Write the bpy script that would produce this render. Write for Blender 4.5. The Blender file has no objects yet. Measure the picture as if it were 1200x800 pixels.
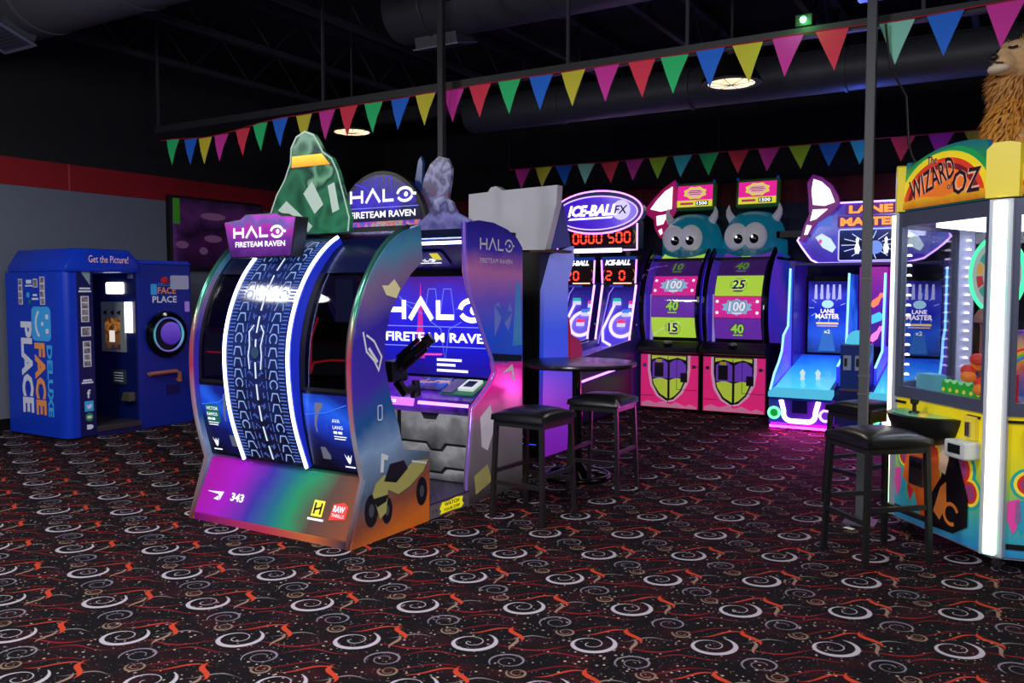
import bpy, bmesh, math, random
from mathutils import Vector, Matrix
random.seed(7)
SC = bpy.context.scene
COL = SC.collection
PI = math.pi

# ------------------------------------------------------------------ camera, world, lights, exposure
cam_d = bpy.data.cameras.new('camera')
cam_d.lens = 30.0; cam_d.sensor_width = 36.0; cam_d.sensor_fit = 'HORIZONTAL'
cam_d.clip_start = 0.05; cam_d.clip_end = 60
cam = bpy.data.objects.new('camera', cam_d); COL.objects.link(cam)
cam.location = (0, 0, 1.55)
cam.rotation_euler = (PI/2 - math.atan(0.06), 0, math.radians(31))
SC.camera = cam
SC.view_settings.view_transform = 'Standard'
SC.view_settings.look = 'None'
SC.view_settings.gamma = 1.0
SC.view_settings.use_curve_mapping = False
SC.view_settings.exposure = 0.0

W = bpy.data.worlds.new('room_air'); SC.world = W; W.use_nodes = True
W.node_tree.nodes['Background'].inputs[0].default_value = (0.55, 0.62, 1.0, 1)
W.node_tree.nodes['Background'].inputs[1].default_value = 0.035

def light(name, kind, loc, energy, color=(1, 1, 1), size=0.4, aim=None, spot=None):
    d = bpy.data.lights.new(name, kind); d.energy = energy; d.color = color
    if kind == 'AREA': d.shape = 'DISK'; d.size = size
    else: d.shadow_soft_size = size
    if spot: d.spot_size = spot; d.spot_blend = 0.6
    o = bpy.data.objects.new(name, d); COL.objects.link(o); o.location = loc
    if aim is not None:
        o.rotation_euler = (Vector(aim) - Vector(loc)).to_track_quat('-Z', 'Y').to_euler()
    return o
# unseen lights added behind and beside the photographer, standing in for further pendant lamps
for lx, ly, e in [(-6.6, 2.4, 80), (-2.3, 2.4, 110), (2.0, 2.4, 75), (-4.6, 0.0, 95), (-0.4, -0.6, 120), (2.6, -1.0, 50)]:
    light('ceiling_light', 'AREA', (lx, ly, 3.5), e*0.8, (1.0, 0.95, 0.93), 0.9)  # added unseen area light, standing in for a further pendant lamp
    light('upper_fill', 'POINT', (lx, ly, 3.35), e*0.75, (0.95, 0.95, 1.0), 0.25)  # added to brighten the ducts and pennants high up

# ------------------------------------------------------------------ materials
def lin(c):
    r = []
    for x in c[:3]:
        x = x/255.0
        r.append(x/12.92 if x <= 0.04045 else ((x+0.055)/1.055)**2.4)
    return (r[0], r[1], r[2], 1.0)
MATS = {}
def mat(name, c, rough=0.5, metal=0.0, emit=0.0, ec=None, spec=0.5, noise=0.0, nscale=30.0):
    if name in MATS: return MATS[name]
    m = bpy.data.materials.new(name); m.use_nodes = True; MATS[name] = m
    nt = m.node_tree; b = nt.nodes['Principled BSDF']
    b.inputs['Base Color'].default_value = lin(c)
    b.inputs['Roughness'].default_value = rough
    b.inputs['Metallic'].default_value = metal
    b.inputs['Specular IOR Level'].default_value = spec
    if emit:
        b.inputs['Emission Color'].default_value = lin(ec or c)
        b.inputs['Emission Strength'].default_value = emit
    if noise:
        n = nt.nodes.new('ShaderNodeTexNoise'); n.inputs['Scale'].default_value = nscale; n.inputs['Detail'].default_value = 4
        tc = nt.nodes.new('ShaderNodeTexCoord'); nt.links.new(tc.outputs['Object'], n.inputs['Vector'])
        mx = nt.nodes.new('ShaderNodeMix'); mx.data_type = 'RGBA'
        mx.inputs['A'].default_value = [v*(1-noise) for v in lin(c)[:3]]+[1]
        mx.inputs['B'].default_value = [min(1, v*(1+noise)) for v in lin(c)[:3]]+[1]
        nt.links.new(n.outputs['Fac'], mx.inputs['Factor']); nt.links.new(mx.outputs['Result'], b.inputs['Base Color'])
        bp = nt.nodes.new('ShaderNodeBump'); bp.inputs['Strength'].default_value = 0.15; bp.inputs['Distance'].default_value = 0.01
        nt.links.new(n.outputs['Fac'], bp.inputs['Height']); nt.links.new(bp.outputs['Normal'], b.inputs['Normal'])
    return m
def em(name, c, s):
    if name in MATS: return MATS[name]
    m = bpy.data.materials.new(name); m.use_nodes = True; MATS[name] = m
    nt = m.node_tree; nt.nodes.clear()
    e = nt.nodes.new('ShaderNodeEmission'); e.inputs[0].default_value = lin(c); e.inputs[1].default_value = s
    o = nt.nodes.new('ShaderNodeOutputMaterial'); nt.links.new(e.outputs[0], o.inputs[0])
    return m
def art(name, stops, d=(0, 0, 1), c0=0.0, amt=0.0, scale=3.0, emit=0.0, rough=0.25, splash=None, detail=3.0, interp='LINEAR', metal=0.0):
    """printed artwork: a colour ramp along d in the part's own 0..1 box, disturbed by noise; splash = (colour, scale, lo, hi)"""
    if name in MATS: return MATS[name]
    m = bpy.data.materials.new(name); m.use_nodes = True; MATS[name] = m
    nt = m.node_tree; b = nt.nodes['Principled BSDF']; L = nt.links.new
    tc = nt.nodes.new('ShaderNodeTexCoord')
    dp = nt.nodes.new('ShaderNodeVectorMath'); dp.operation = 'DOT_PRODUCT'; dp.inputs[1].default_value = d
    L(tc.outputs['Generated'], dp.inputs[0])
    nz = nt.nodes.new('ShaderNodeTexNoise'); nz.inputs['Scale'].default_value = scale; nz.inputs['Detail'].default_value = detail
    L(tc.outputs['Object'], nz.inputs['Vector'])
    ma = nt.nodes.new('ShaderNodeMath'); ma.operation = 'MULTIPLY_ADD'; ma.inputs[1].default_value = amt; ma.inputs[2].default_value = c0 - amt*0.5
    L(nz.outputs['Fac'], ma.inputs[0])
    ad = nt.nodes.new('ShaderNodeMath'); ad.operation = 'ADD'
    L(dp.outputs['Value'], ad.inputs[0]); L(ma.outputs[0], ad.inputs[1])
    r = nt.nodes.new('ShaderNodeValToRGB'); cr = r.color_ramp; cr.interpolation = interp
    while len(cr.elements) < len(stops): cr.elements.new(0.5)
    for e_, (p, c) in zip(cr.elements, stops): e_.position = p; e_.color = lin(c)
    L(ad.outputs[0], r.inputs[0]); out = r.outputs[0]
    for k, sp in enumerate(splash or []):
        n2 = nt.nodes.new('ShaderNodeTexNoise'); n2.inputs['Scale'].default_value = sp[1]; n2.inputs['Detail'].default_value = 4
        mp = nt.nodes.new('ShaderNodeMapping'); mp.inputs['Location'].default_value = (k*3.7, k*1.9, k*5.1)
        L(tc.outputs['Object'], mp.inputs['Vector']); L(mp.outputs[0], n2.inputs['Vector'])
        mr = nt.nodes.new('ShaderNodeMapRange'); mr.inputs[1].default_value = sp[2]; mr.inputs[2].default_value = sp[3]
        L(n2.outputs['Fac'], mr.inputs[0])
        mx = nt.nodes.new('ShaderNodeMix'); mx.data_type = 'RGBA'; mx.inputs['B'].default_value = lin(sp[0])
        L(mr.outputs[0], mx.inputs['Factor']); L(out, mx.inputs['A']); out = mx.outputs['Result']
    L(out, b.inputs['Base Color']); b.inputs['Roughness'].default_value = rough; b.inputs['Metallic'].default_value = metal
    if emit:
        L(out, b.inputs['Emission Color']); b.inputs['Emission Strength'].default_value = emit
    return m
def glass(name, tint=(255, 255, 255), clear=0.9, rough=0.02):
    if name in MATS: return MATS[name]
    m = bpy.data.materials.new(name); m.use_nodes = True; MATS[name] = m
    nt = m.node_tree; nt.nodes.clear(); L = nt.links.new
    t = nt.nodes.new('ShaderNodeBsdfTransparent'); t.inputs[0].default_value = [v*clear for v in lin(tint)[:3]]+[1]
    g = nt.nodes.new('ShaderNodeBsdfGlossy'); g.inputs['Roughness'].default_value = rough
    lw = nt.nodes.new('ShaderNodeLayerWeight'); lw.inputs[0].default_value = 0.5
    pw = nt.nodes.new('ShaderNodeMath'); pw.operation = 'POWER'; pw.inputs[1].default_value = 4.0; L(lw.outputs['Facing'], pw.inputs[0])
    f = nt.nodes.new('ShaderNodeMath'); f.operation = 'MULTIPLY_ADD'; f.inputs[1].default_value = 0.7; f.inputs[2].default_value = 0.035; L(pw.outputs[0], f.inputs[0])
    x = nt.nodes.new('ShaderNodeMixShader'); o = nt.nodes.new('ShaderNodeOutputMaterial')
    L(f.outputs[0], x.inputs[0]); L(t.outputs[0], x.inputs[1]); L(g.outputs[0], x.inputs[2]); L(x.outputs[0], o.inputs[0])
    return m

# ------------------------------------------------------------------ geometry helpers
ORG = {}
class MB:
    def __init__(s): s.v = []; s.f = []
    def add(s, vs, fs):
        n = len(s.v); s.v += [tuple(p) for p in vs]; s.f += [tuple(i+n for i in f) for f in fs]; return s
    def box(s, x0, x1, y0, y1, z0, z1):
        return s.add([(x0,y0,z0),(x1,y0,z0),(x1,y1,z0),(x0,y1,z0),(x0,y0,z1),(x1,y0,z1),(x1,y1,z1),(x0,y1,z1)],
                     [(0,3,2,1),(4,5,6,7),(0,1,5,4),(1,2,6,5),(2,3,7,6),(3,0,4,7)])
    def prism(s, poly, axis, a, b):
        m = {'x': lambda p, t: (t, p[0], p[1]), 'y': lambda p, t: (p[0], t, p[1]), 'z': lambda p, t: (p[0], p[1], t)}[axis]
        n = len(poly)
        return s.add([m(p, a) for p in poly]+[m(p, b) for p in poly],
                     [tuple(range(n))[::-1], tuple(range(n, 2*n))]+[(i, (i+1) % n, n+(i+1) % n, n+i) for i in range(n)])
    def fprism(s, fr, poly, h0, h1):
        """prism of a 2-D outline in a frame fr(u, v, h)"""
        n = len(poly)
        return s.add([fr(u, v, h0) for u, v in poly]+[fr(u, v, h1) for u, v in poly],
                     [tuple(range(n))[::-1], tuple(range(n, 2*n))]+[(i, (i+1) % n, n+(i+1) % n, n+i) for i in range(n)])
    def flat(s, fr, poly, h=0.003):
        return s.add([fr(u, v, h) for u, v in poly], [tuple(range(len(poly)))])
    def tube(s, pts, r, n=8, closed=False, taper=None):
        P = [Vector(p) for p in pts]; k = len(P); rings = []
        up = Vector((0.13, 0.27, 0.95)).normalized()
        for i in range(k):
            if closed: d = P[(i+1) % k]-P[i-1]
            else: d = P[min(i+1, k-1)]-P[max(i-1, 0)]
            d.normalize()
            a = d.cross(up)
            if a.length < 1e-3: a = d.cross(Vector((1, 0, 0)))
            a.normalize(); b = d.cross(a); up = -b if b.dot(up) < 0 else b
            a = d.cross(up).normalized(); b = up.normalized()
            rr = r if taper is None else r*taper[i]
            rings.append([P[i]+(a*math.cos(2*PI*j/n)+b*math.sin(2*PI*j/n))*rr for j in range(n)])
        vs = [p for q in rings for p in q]; fs = []
        for i in range(k if closed else k-1):
            i2 = (i+1) % k
            for j in range(n): fs.append((i*n+j, i*n+(j+1) % n, i2*n+(j+1) % n, i2*n+j))
        if not closed: fs += [tuple(range(n))[::-1], tuple((k-1)*n+j for j in range(n))]
        return s.add(vs, fs)
    def lathe(s, prof, c=(0, 0, 0), axis='z', n=24, cap=True):
        ax = {'z': lambda r, h, a: (c[0]+r*math.cos(a), c[1]+r*math.sin(a), c[2]+h),
              'y': lambda r, h, a: (c[0]+r*math.cos(a), c[1]+h, c[2]+r*math.sin(a)),
              'x': lambda r, h, a: (c[0]+h, c[1]+r*math.cos(a), c[2]+r*math.sin(a))}[axis]
        k = len(prof); vs = []; fs = []
        for r, h in prof:
            for j in range(n): vs.append(ax(max(r, 1e-4), h, 2*PI*j/n))
        for i in range(k-1):
            for j in range(n): fs.append((i*n+j, i*n+(j+1) % n, (i+1)*n+(j+1) % n, (i+1)*n+j))
        if cap: fs += [tuple(range(n))[::-1], tuple((k-1)*n+j for j in range(n))]
        return s.add(vs, fs)
    def ell(s, c, rx, ry, rz, n=20, m=10, t0=0.0, t1=1.0):
        vs = []; fs = []
        for i in range(m+1):
            t = PI*(t0+(t1-t0)*i/m)
            for j in range(n):
                a = 2*PI*j/n
                vs.append((c[0]+rx*math.sin(t)*math.cos(a), c[1]+ry*math.sin(t)*math.sin(a), c[2]+rz*math.cos(t)))
        for i in range(m):
            for j in range(n): fs.append((i*n+j, i*n+(j+1) % n, (i+1)*n+(j+1) % n, (i+1)*n+j))
        fs += [tuple(range(n))[::-1], tuple(m*n+j for j in range(n))]
        return s.add(vs, fs)
    def stroke(s, fr, pts, w, h=0.003, closed=False):
        P = [Vector(p) for p in pts]; k = len(P); l = []; r = []
        for i in range(k):
            a = P[i]-P[i-1] if (i > 0 or closed) else P[1]-P[0]
            b = P[(i+1) % k]-P[i] if (i < k-1 or closed) else P[-1]-P[-2]
            a.normalize(); b.normalize(); t = (a+b)
            if t.length < 1e-4: t = a
            t.normalize(); nn = Vector((-t.y, t.x)); c = max(0.5, nn.dot(Vector((-a.y, a.x))))
            l.append(P[i]+nn*w*0.5/c); r.append(P[i]-nn*w*0.5/c)
        vs = [fr(p.x, p.y, h) for p in l]+[fr(p.x, p.y, h) for p in r]
        fs = [(i, (i+1) % k, k+(i+1) % k, k+i) for i in range(k if closed else k-1)]
        return s.add(vs, fs)
    def build(s, name, m, parent=None, bevel=0.0, smooth=None, seg=2):
        o0 = Vector(ORG.get(parent.name, (0, 0, 0))) if parent else Vector((0, 0, 0))
        me = bpy.data.meshes.new(name)
        me.from_pydata([tuple(Vector(p)-o0) for p in s.v], [], s.f)
        bm = bmesh.new(); bm.from_mesh(me)
        bmesh.ops.remove_doubles(bm, verts=bm.verts, dist=1e-5)
        bmesh.ops.recalc_face_normals(bm, faces=bm.faces)
        if bevel:
            es = [e for e in bm.edges if len(e.link_faces) == 2 and e.calc_face_angle() > 0.5]
            bmesh.ops.bevel(bm, geom=es, offset=bevel, segments=seg, profile=0.5, affect='EDGES', clamp_overlap=True)
        bm.to_mesh(me); bm.free()
        if smooth is not None:
            me.polygons.foreach_set('use_smooth', [True]*len(me.polygons)); me.set_sharp_from_angle(angle=smooth)
        me.materials.append(m)
        o = bpy.data.objects.new(name, me); COL.objects.link(o)
        if parent: o.parent = parent
        ORG[o.name] = tuple(o0)
        return o
def thing(name, label, cat, loc=(0, 0, 0), rotz=0.0, group=None, local=False):
    o = bpy.data.objects.new(name, None); COL.objects.link(o); o.empty_display_size = 0.1
    o.location = loc; o.rotation_euler = (0, 0, rotz); o['label'] = label; o['category'] = cat
    if group: o['group'] = group
    ORG[o.name] = (0, 0, 0) if local else tuple(loc)
    return o
def tag(o, label, cat, group=None):
    o['label'] = label; o['category'] = cat
    if group: o['group'] = group
    return o
def struct(o): o['kind'] = 'structure'; return o
def dup(root, loc, rotz, label, group=None):
    r = root.copy(); COL.objects.link(r); r.location = loc; r.rotation_euler = (0, 0, rotz); r['label'] = label
    if group: r['group'] = group
    for ch in list(root.children):
        c = ch.copy(); COL.objects.link(c); c.parent = r
        for g in list(ch.children):
            d = g.copy(); COL.objects.link(d); d.parent = c
    return r
def frame(o, xd, yd):
    o = Vector(o); xd = Vector(xd).normalized(); yd = Vector(yd).normalized(); n = xd.cross(yd)
    return lambda u, v, h=0.0: o+xd*u+yd*v+n*h
def FY(y, x=0.0, z=0.0): return frame((x, y, z), (1, 0, 0), (0, 0, 1))      # faces -y, u = +x
def FX(x, y=0.0, z=0.0): return frame((x, y, z), (0, 1, 0), (0, 0, 1))      # faces +x, u = +y
def arc(cx, cy, r, a0, a1, n=16, ry=None):
    ry = r if ry is None else ry
    return [(cx+r*math.cos(math.radians(a0+(a1-a0)*i/n)), cy+ry*math.sin(math.radians(a0+(a1-a0)*i/n))) for i in range(n+1)]
def circ(cx, cy, r, n=20, ry=None): return arc(cx, cy, r, 0, 360, n, ry)[:-1]
def rrect(u0, u1, v0, v1, r, n=4):
    return arc(u1-r, v1-r, r, 0, 90, n)+arc(u0+r, v1-r, r, 90, 180, n)+arc(u0+r, v0+r, r, 180, 270, n)+arc(u1-r, v0+r, r, 270, 360, n)
def rect(u0, u1, v0, v1): return [(u0, v0), (u1, v0), (u1, v1), (u0, v1)]
FONT_CACHE = {}
def glyphs(body, shear=0.0, bold=0.0):
    k = (body, shear, bold)
    if k not in FONT_CACHE:
        cu = bpy.data.curves.new('letters', 'FONT'); cu.body = body; cu.resolution_u = 2; cu.shear = shear; cu.offset = bold
        ob = bpy.data.objects.new('letters', cu); COL.objects.link(ob)
        dg = bpy.context.evaluated_depsgraph_get(); me = bpy.data.meshes.new_from_object(ob.evaluated_get(dg))
        V = [(v.co.x, v.co.y) for v in me.vertices]; Fc = [tuple(p.vertices) for p in me.polygons]
        bpy.data.objects.remove(ob); bpy.data.curves.remove(cu); bpy.data.meshes.remove(me)
        FONT_CACHE[k] = (V, Fc)
    return FONT_CACHE[k]
def put_text(mb, body, fr, u, v, h, width=None, align='C', lift=0.004, shear=0.0, bold=0.0):
    V, Fc = glyphs(body, shear, bold)
    if not V: return mb
    x0 = min(p[0] for p in V); x1 = max(p[0] for p in V); y0 = min(p[1] for p in V); y1 = max(p[1] for p in V)
    sy = h/max(y1-y0, 1e-6); sx = (width/max(x1-x0, 1e-6)) if width else sy
    ox = {'C': (x0+x1)/2, 'L': x0, 'R': x1}[align]
    return mb.add([fr(u+(x-ox)*sx, v+(y-y0)*sy, lift) for x, y in V], Fc)
def text(body, fr, u, v, h, m, parent, width=None, align='C', lift=0.004, shear=0.0, bold=0.0, name='lettering'):
    return put_text(MB(), body, fr, u, v, h, width, align, lift, shear, bold).build(name, m, parent)
SEG = {'0': 'abcdef', '1': 'bc', '2': 'abged', '3': 'abgcd', '4': 'fgbc', '5': 'afgcd', '6': 'afgecd', '7': 'abc', '8': 'abcdefg', '9': 'abcfgd'}
def put_seg(mb, body, fr, u, v, h, w, gap, t, lift=0.004):
    L = {'a': [(0, h), (w, h)], 'b': [(w, h), (w, h/2)], 'c': [(w, h/2), (w, 0)], 'd': [(0, 0), (w, 0)], 'e': [(0, h/2), (0, 0)], 'f': [(0, h), (0, h/2)], 'g': [(0, h/2), (w, h/2)]}
    for ch in body:
        for s in SEG.get(ch, ''):
            (a, b), (c, d) = L[s]
            dx, dy = (c-a), (d-b); ll = math.hypot(dx, dy); e = t*0.35
            mb.stroke(fr, [(u+a+dx/ll*e, v+b+dy/ll*e), (u+c-dx/ll*e, v+d-dy/ll*e)], t, lift)
        u += w+gap
    return mb
def put_halo(mb, fr, u, v, w, h, t, lift=0.004):
    """the four-letter stroke logo: H, an A without a bar, L and a ring with a dot"""
    lw = w*0.2; g = w*0.068
    S = lambda p: mb.stroke(fr, [(u+a, v+b) for a, b in p], t, lift)
    S([(0, 0), (0, h)]); S([(0, h*0.5), (lw, h*0.5)]); S([(lw, h), (lw, 0)])
    x = lw+g; S([(x, 0), (x+lw*0.62, h), (x+lw*1.24, 0)])
    x += lw*1.24+g; S([(x, h), (x, t/2), (x+lw*0.85, t/2)])
    x += lw*0.85+g; cx = x+lw*0.62; r = h*0.5
    S(arc(cx, h*0.5, lw*0.62, 175, 8, 14, r)); S(arc(cx, h*0.5, lw*0.62, 205, 345, 12, r)); S([(cx+lw*0.55, h*0.55), (cx+lw*0.95, h*0.5)])
    mb.flat(fr, [(u+a, v+b) for a, b in circ(cx+lw*0.1, h*0.5, t*0.9, 10)], lift)
    return mb

# common materials
M_black = mat('black_satin', (16, 16, 18), 0.45)
M_blackgloss = mat('black_gloss', (9, 9, 12), 0.12)
M_dark = mat('dark_paint', (22, 22, 26), 0.7)
M_steel = mat('brushed_steel', (150, 150, 158), 0.32, 1.0)
M_chrome = mat('chrome', (205, 205, 215), 0.12, 1.0)
M_white = mat('white_print', (235, 235, 240), 0.5)
M_wlit = em('white_backlit_print', (235, 235, 255), 1.6)
M_neon_wb = em('neon_white_blue', (175, 190, 255), 7.0)
M_neon_v = em('neon_violet', (190, 110, 255), 4.5)
M_neon_w = em('neon_white', (235, 225, 255), 5.0)
M_red7 = em('red_segment', (255, 60, 40), 2.6)
M_glass = glass('clear_glass')
M_smoke = glass('smoked_glass', (150, 150, 165), 0.8, 0.03)

# ------------------------------------------------------------------ the setting: carpet, walls, ceiling
def carpet_material():
    m = bpy.data.materials.new('swirl_carpet'); m.use_nodes = True
    nt = m.node_tree; L = nt.links.new; bsdf = nt.nodes['Principled BSDF']
    def mt(op, a, b=None, c=None):
        n = nt.nodes.new('ShaderNodeMath'); n.operation = op
        for i, x in enumerate((a, b, c)):
            if x is None: continue
            if isinstance(x, (int, float)): n.inputs[i].default_value = x
            else: L(x, n.inputs[i])
        return n.outputs[0]
    add = lambda a, b: mt('ADD', a, b); sub = lambda a, b: mt('SUBTRACT', a, b); mul = lambda a, b: mt('MULTIPLY', a, b)
    tc = nt.nodes.new('ShaderNodeTexCoord'); sp = nt.nodes.new('ShaderNodeSeparateXYZ'); L(tc.outputs['Object'], sp.inputs[0])
    ct, st = math.cos(math.radians(31)), math.sin(math.radians(31))
    X = add(mul(sp.outputs[0], ct), mul(sp.outputs[1], st)); Y = sub(mul(sp.outputs[1], ct), mul(sp.outputs[0], st))
    ax, ay, bx, by = 0.524, -0.02, 0.225, 0.418; det = ax*by-ay*bx
    U = mul(sub(mul(X, by), mul(Y, bx)), 1/det); Vv = mul(sub(mul(Y, ax), mul(X, ay)), 1/det)
    def cell(px, py):
        cu = (px*by-py*bx)/det; cv = (py*ax-px*ay)/det
        fu = sub(mt('FRACT', add(U, 0.5-cu)), 0.5); fv = sub(mt('FRACT', add(Vv, 0.5-cv)), 0.5)
        return add(mul(fu, ax), mul(fv, bx)), add(mul(fu, ay), mul(fv, by))
    def soft(d, w, s=0.002):           # 1 where d < w
        n = nt.nodes.new('ShaderNodeMapRange'); n.inputs[3].default_value = 1; n.inputs[4].default_value = 0
        L(d, n.inputs[0])
        if isinstance(w, (int, float)): n.inputs[1].default_value = w-s; n.inputs[2].default_value = w+s
        else: L(sub(w, s), n.inputs[1]); L(add(w, s), n.inputs[2])
        return n.outputs[0]
    def spiral(px, py, R, start, cw, wmax, wmin, shrink, turns, sq=1.0):
        x, y = cell(px, py)
        y = mul(y, sq)
        r = mt('SQRT', add(mul(x, x), mul(y, y))); th = mt('ARCTAN2', y, x)
        ph = sub(start, th) if cw else sub(th, start)
        t = mt('FRACT', add(mul(ph, 1/(2*PI)), 4.0))
        r1 = mul(sub(1.0, mul(t, shrink)), R); r2 = mul(sub(1.0-shrink, mul(t, shrink)), R)
        om = sub(1.0, t)
        w1 = add(mul(mul(t, mul(om, om)), wmax*6.75), wmin*0.8)
        a = soft(mt('ABSOLUTE', sub(r, r1)), w1)
        tail = soft(t, turns-1.0, 0.02)
        b = mul(soft(mt('ABSOLUTE', sub(r, r2)), wmin), tail)
        return mt('MAXIMUM', a, b)
    def scurve(px, py, length, amp, freq, w, horiz, phase=0.0):
        x, y = cell(px, py)
        if horiz: x, y = y, x
        off = mul(mt('SINE', add(mul(y, freq), phase)), amp)
        k = sub(1.0, mt('POWER', mt('ABSOLUTE', mul(y, 1/length)), 1.5))
        return soft(mt('ABSOLUTE', sub(x, off)), mul(k, w), 0.002)
    # background: near-black with maroon clouds
    nz = nt.nodes.new('ShaderNodeTexNoise'); nz.inputs['Scale'].default_value = 5.5; nz.inputs['Detail'].default_value = 3; L(tc.outputs['Object'], nz.inputs['Vector'])
    rp = nt.nodes.new('ShaderNodeValToRGB'); L(nz.outputs['Fac'], rp.inputs[0])
    rp.color_ramp.elements[0].position = 0.48; rp.color_ramp.elements[0].color = lin((13, 11, 15))
    rp.color_ramp.elements[1].position = 0.8; rp.color_ramp.elements[1].color = lin((44, 12, 20))
    state = [rp.outputs[0]]
    def paint(mask, col):
        x = nt.nodes.new('ShaderNodeMix'); x.data_type = 'RGBA'; L(mask, x.inputs['Factor']); L(state[0], x.inputs['A'])
        if isinstance(col, tuple): x.inputs['B'].default_value = lin(col)
        else: L(col, x.inputs['B'])
        state[0] = x.outputs['Result']
    # dots
    vo = nt.nodes.new('ShaderNodeTexVoronoi'); vo.inputs['Scale'].default_value = 38.0; L(tc.outputs['Object'], vo.inputs['Vector'])
    sc_ = nt.nodes.new('ShaderNodeSeparateColor'); L(vo.outputs['Color'], sc_.inputs[0])
    dot = soft(vo.outputs['Distance'], mul(mt('POWER', sc_.outputs[0], 1.5), 0.27), 0.05)
    dc = nt.nodes.new('ShaderNodeValToRGB'); L(sc_.outputs[1], dc.inputs[0])
    dc.color_ramp.elements[0].color = lin((120, 112, 116)); dc.color_ramp.elements[1].color = lin((168, 144, 122))
    paint(dot, dc.outputs[0])
    vo2 = nt.nodes.new('ShaderNodeTexVoronoi'); vo2.inputs['Scale'].default_value = 70.0; L(tc.outputs['Object'], vo2.inputs['Vector'])
    sc2 = nt.nodes.new('ShaderNodeSeparateColor'); L(vo2.outputs['Color'], sc2.inputs[0])
    paint(soft(vo2.outputs['Distance'], mul(mt('POWER', sc2.outputs[0], 2.0), 0.24), 0.05), (104, 96, 100))
    cx, cy = 0.345, 3.664
    for a in [(0.02, 0.165, 0.20, 0.030, 15, 0.0055, 0.4, (96, 18, 26)), (0.26, -0.06, 0.18, -0.028, 16, 0.006, 1.2, (120, 26, 30)), (-0.14, -0.12, 0.16, 0.026, 20, 0.0055, 2.2, (108, 22, 28)), (0.09, 0.125, 0.12, 0.03, 20, 0.0075, 0.5, (158, 50, 36))]:
        paint(scurve(cx+a[0], cy+a[1], a[2], a[3], a[4], a[5], True, a[6]), a[7])
    paint(scurve(cx+0.25, cy+0.045, 0.10, 0.022, 26, 0.005, True, 1.0), (112, 102, 104))
    paint(scurve(cx+0.185, cy-0.015, 0.07, 0.018, 34, 0.010, False, 0.3), (126, 102, 90))
    paint(scurve(cx+0.20, cy+0.09, 0.085, -0.026, 30, 0.016, False, 0.2), (172, 56, 34))
    paint(spiral(cx-0.10, cy+0.13, 0.045, 2.6, False, 0.004, 0.0025, 0.42, 1.5), (118, 98, 84))
    paint(spiral(cx+0.165, cy-0.195, 0.084, 3.6, True, 0.004, 0.0022, 0.46, 1.6, 1.1), (112, 106, 122))
    paint(spiral(cx, cy, 0.116, 0.85, True, 0.0115, 0.0022, 0.5, 1.75, 1.1), (160, 154, 166))
    L(state[0], bsdf.inputs['Base Color'])
    bsdf.inputs['Roughness'].default_value = 0.95; bsdf.inputs['Specular IOR Level'].default_value = 0.1
    fz = nt.nodes.new('ShaderNodeTexNoise'); fz.inputs['Scale'].default_value = 350; L(tc.outputs['Object'], fz.inputs['Vector'])
    bp = nt.nodes.new('ShaderNodeBump'); bp.inputs['Strength'].default_value = 0.35; bp.inputs['Distance'].default_value = 0.004
    L(fz.outputs['Fac'], bp.inputs['Height']); L(bp.outputs['Normal'], bsdf.inputs['Normal'])
    return m
XL, XR, YB, YF, ZC = -9.65, 4.5, 11.75, -4.0, 4.75
struct(MB().box(XL-0.15, XR+0.15, YF-0.15, YB+0.15, -0.1, 0.0).build('floor', carpet_material()))
M_grey = mat('grey_wall_paint', (112, 120, 136), 0.85, noise=0.05, nscale=9)
M_blackw = mat('black_wall_paint', (23, 23, 27), 0.85, noise=0.12, nscale=5)
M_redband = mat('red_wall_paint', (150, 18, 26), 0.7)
struct(MB().box(XL-0.15, XL, YF-0.15, YB+0.15, 0, 2.715).build('wall_left', M_grey))
wu = MB().box(XL-0.15, XL, YF-0.15, YB+0.15, 3.02, ZC).build('wall_upper', M_blackw, bpy.data.objects['wall_left'])
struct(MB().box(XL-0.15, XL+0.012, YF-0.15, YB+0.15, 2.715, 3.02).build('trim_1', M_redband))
seam = MB().box(XL+0.012, XL+0.016, 5.965, 5.985, 2.715, 3.02).build('trim_seam', mat('red_seam', (190, 70, 70), 0.6), bpy.data.objects['trim_1'])
struct(MB().box(XL, XL+0.02, YF, YB, 0, 0.13).build('baseboard_left', M_black))
struct(MB().box(XL, XR+0.15, YB, YB+0.15, 0, 2.715).build('wall_back', mat('back_wall_paint', (52, 54, 64), 0.85)))
MB().box(XL, XR+0.15, YB, YB+0.15, 3.02, ZC).build('wall_upper', M_blackw, bpy.data.objects['wall_back'])
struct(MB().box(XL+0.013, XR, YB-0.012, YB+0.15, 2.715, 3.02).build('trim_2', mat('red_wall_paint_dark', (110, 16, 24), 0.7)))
struct(MB().box(XR, XR+0.15, YF-0.15, YB, 0, ZC).build('wall_right', M_blackw))
struct(MB().box(XL, XR, YF-0.15, YF, 0, ZC).build('wall_front', M_blackw))
struct(MB().box(XL-0.15, XR+0.15, YF-0.15, YB+0.15, ZC, ZC+0.1).build('ceiling', mat('black_ceiling', (20, 20, 24), 0.9)))
M_joist = mat('joist_paint', (44, 44, 52), 0.7)
ceil = bpy.data.objects['ceiling']
for k in range(9):                                   # open-web joists under the roof deck
    x = -8.6+k*1.35
    j = MB().box(x-0.04, x+0.04, YF, YB, 4.62, 4.70).box(x-0.03, x+0.03, YF, YB, 4.16, 4.22)
    y = -3.0; up = False
    while y < YB-0.5:
        j.tube([(x, y, 4.64 if up else 4.19), (x, y+0.45, 4.19 if up else 4.64)], 0.013, 6); y += 0.45; up = not up
    j.build('roof_joist', M_joist, ceil)
for y in (4.7, 9.9):
    MB().box(XL, XR, y-0.07, y+0.07, 3.98, 4.16).build('roof_beam', M_joist, ceil)

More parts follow.
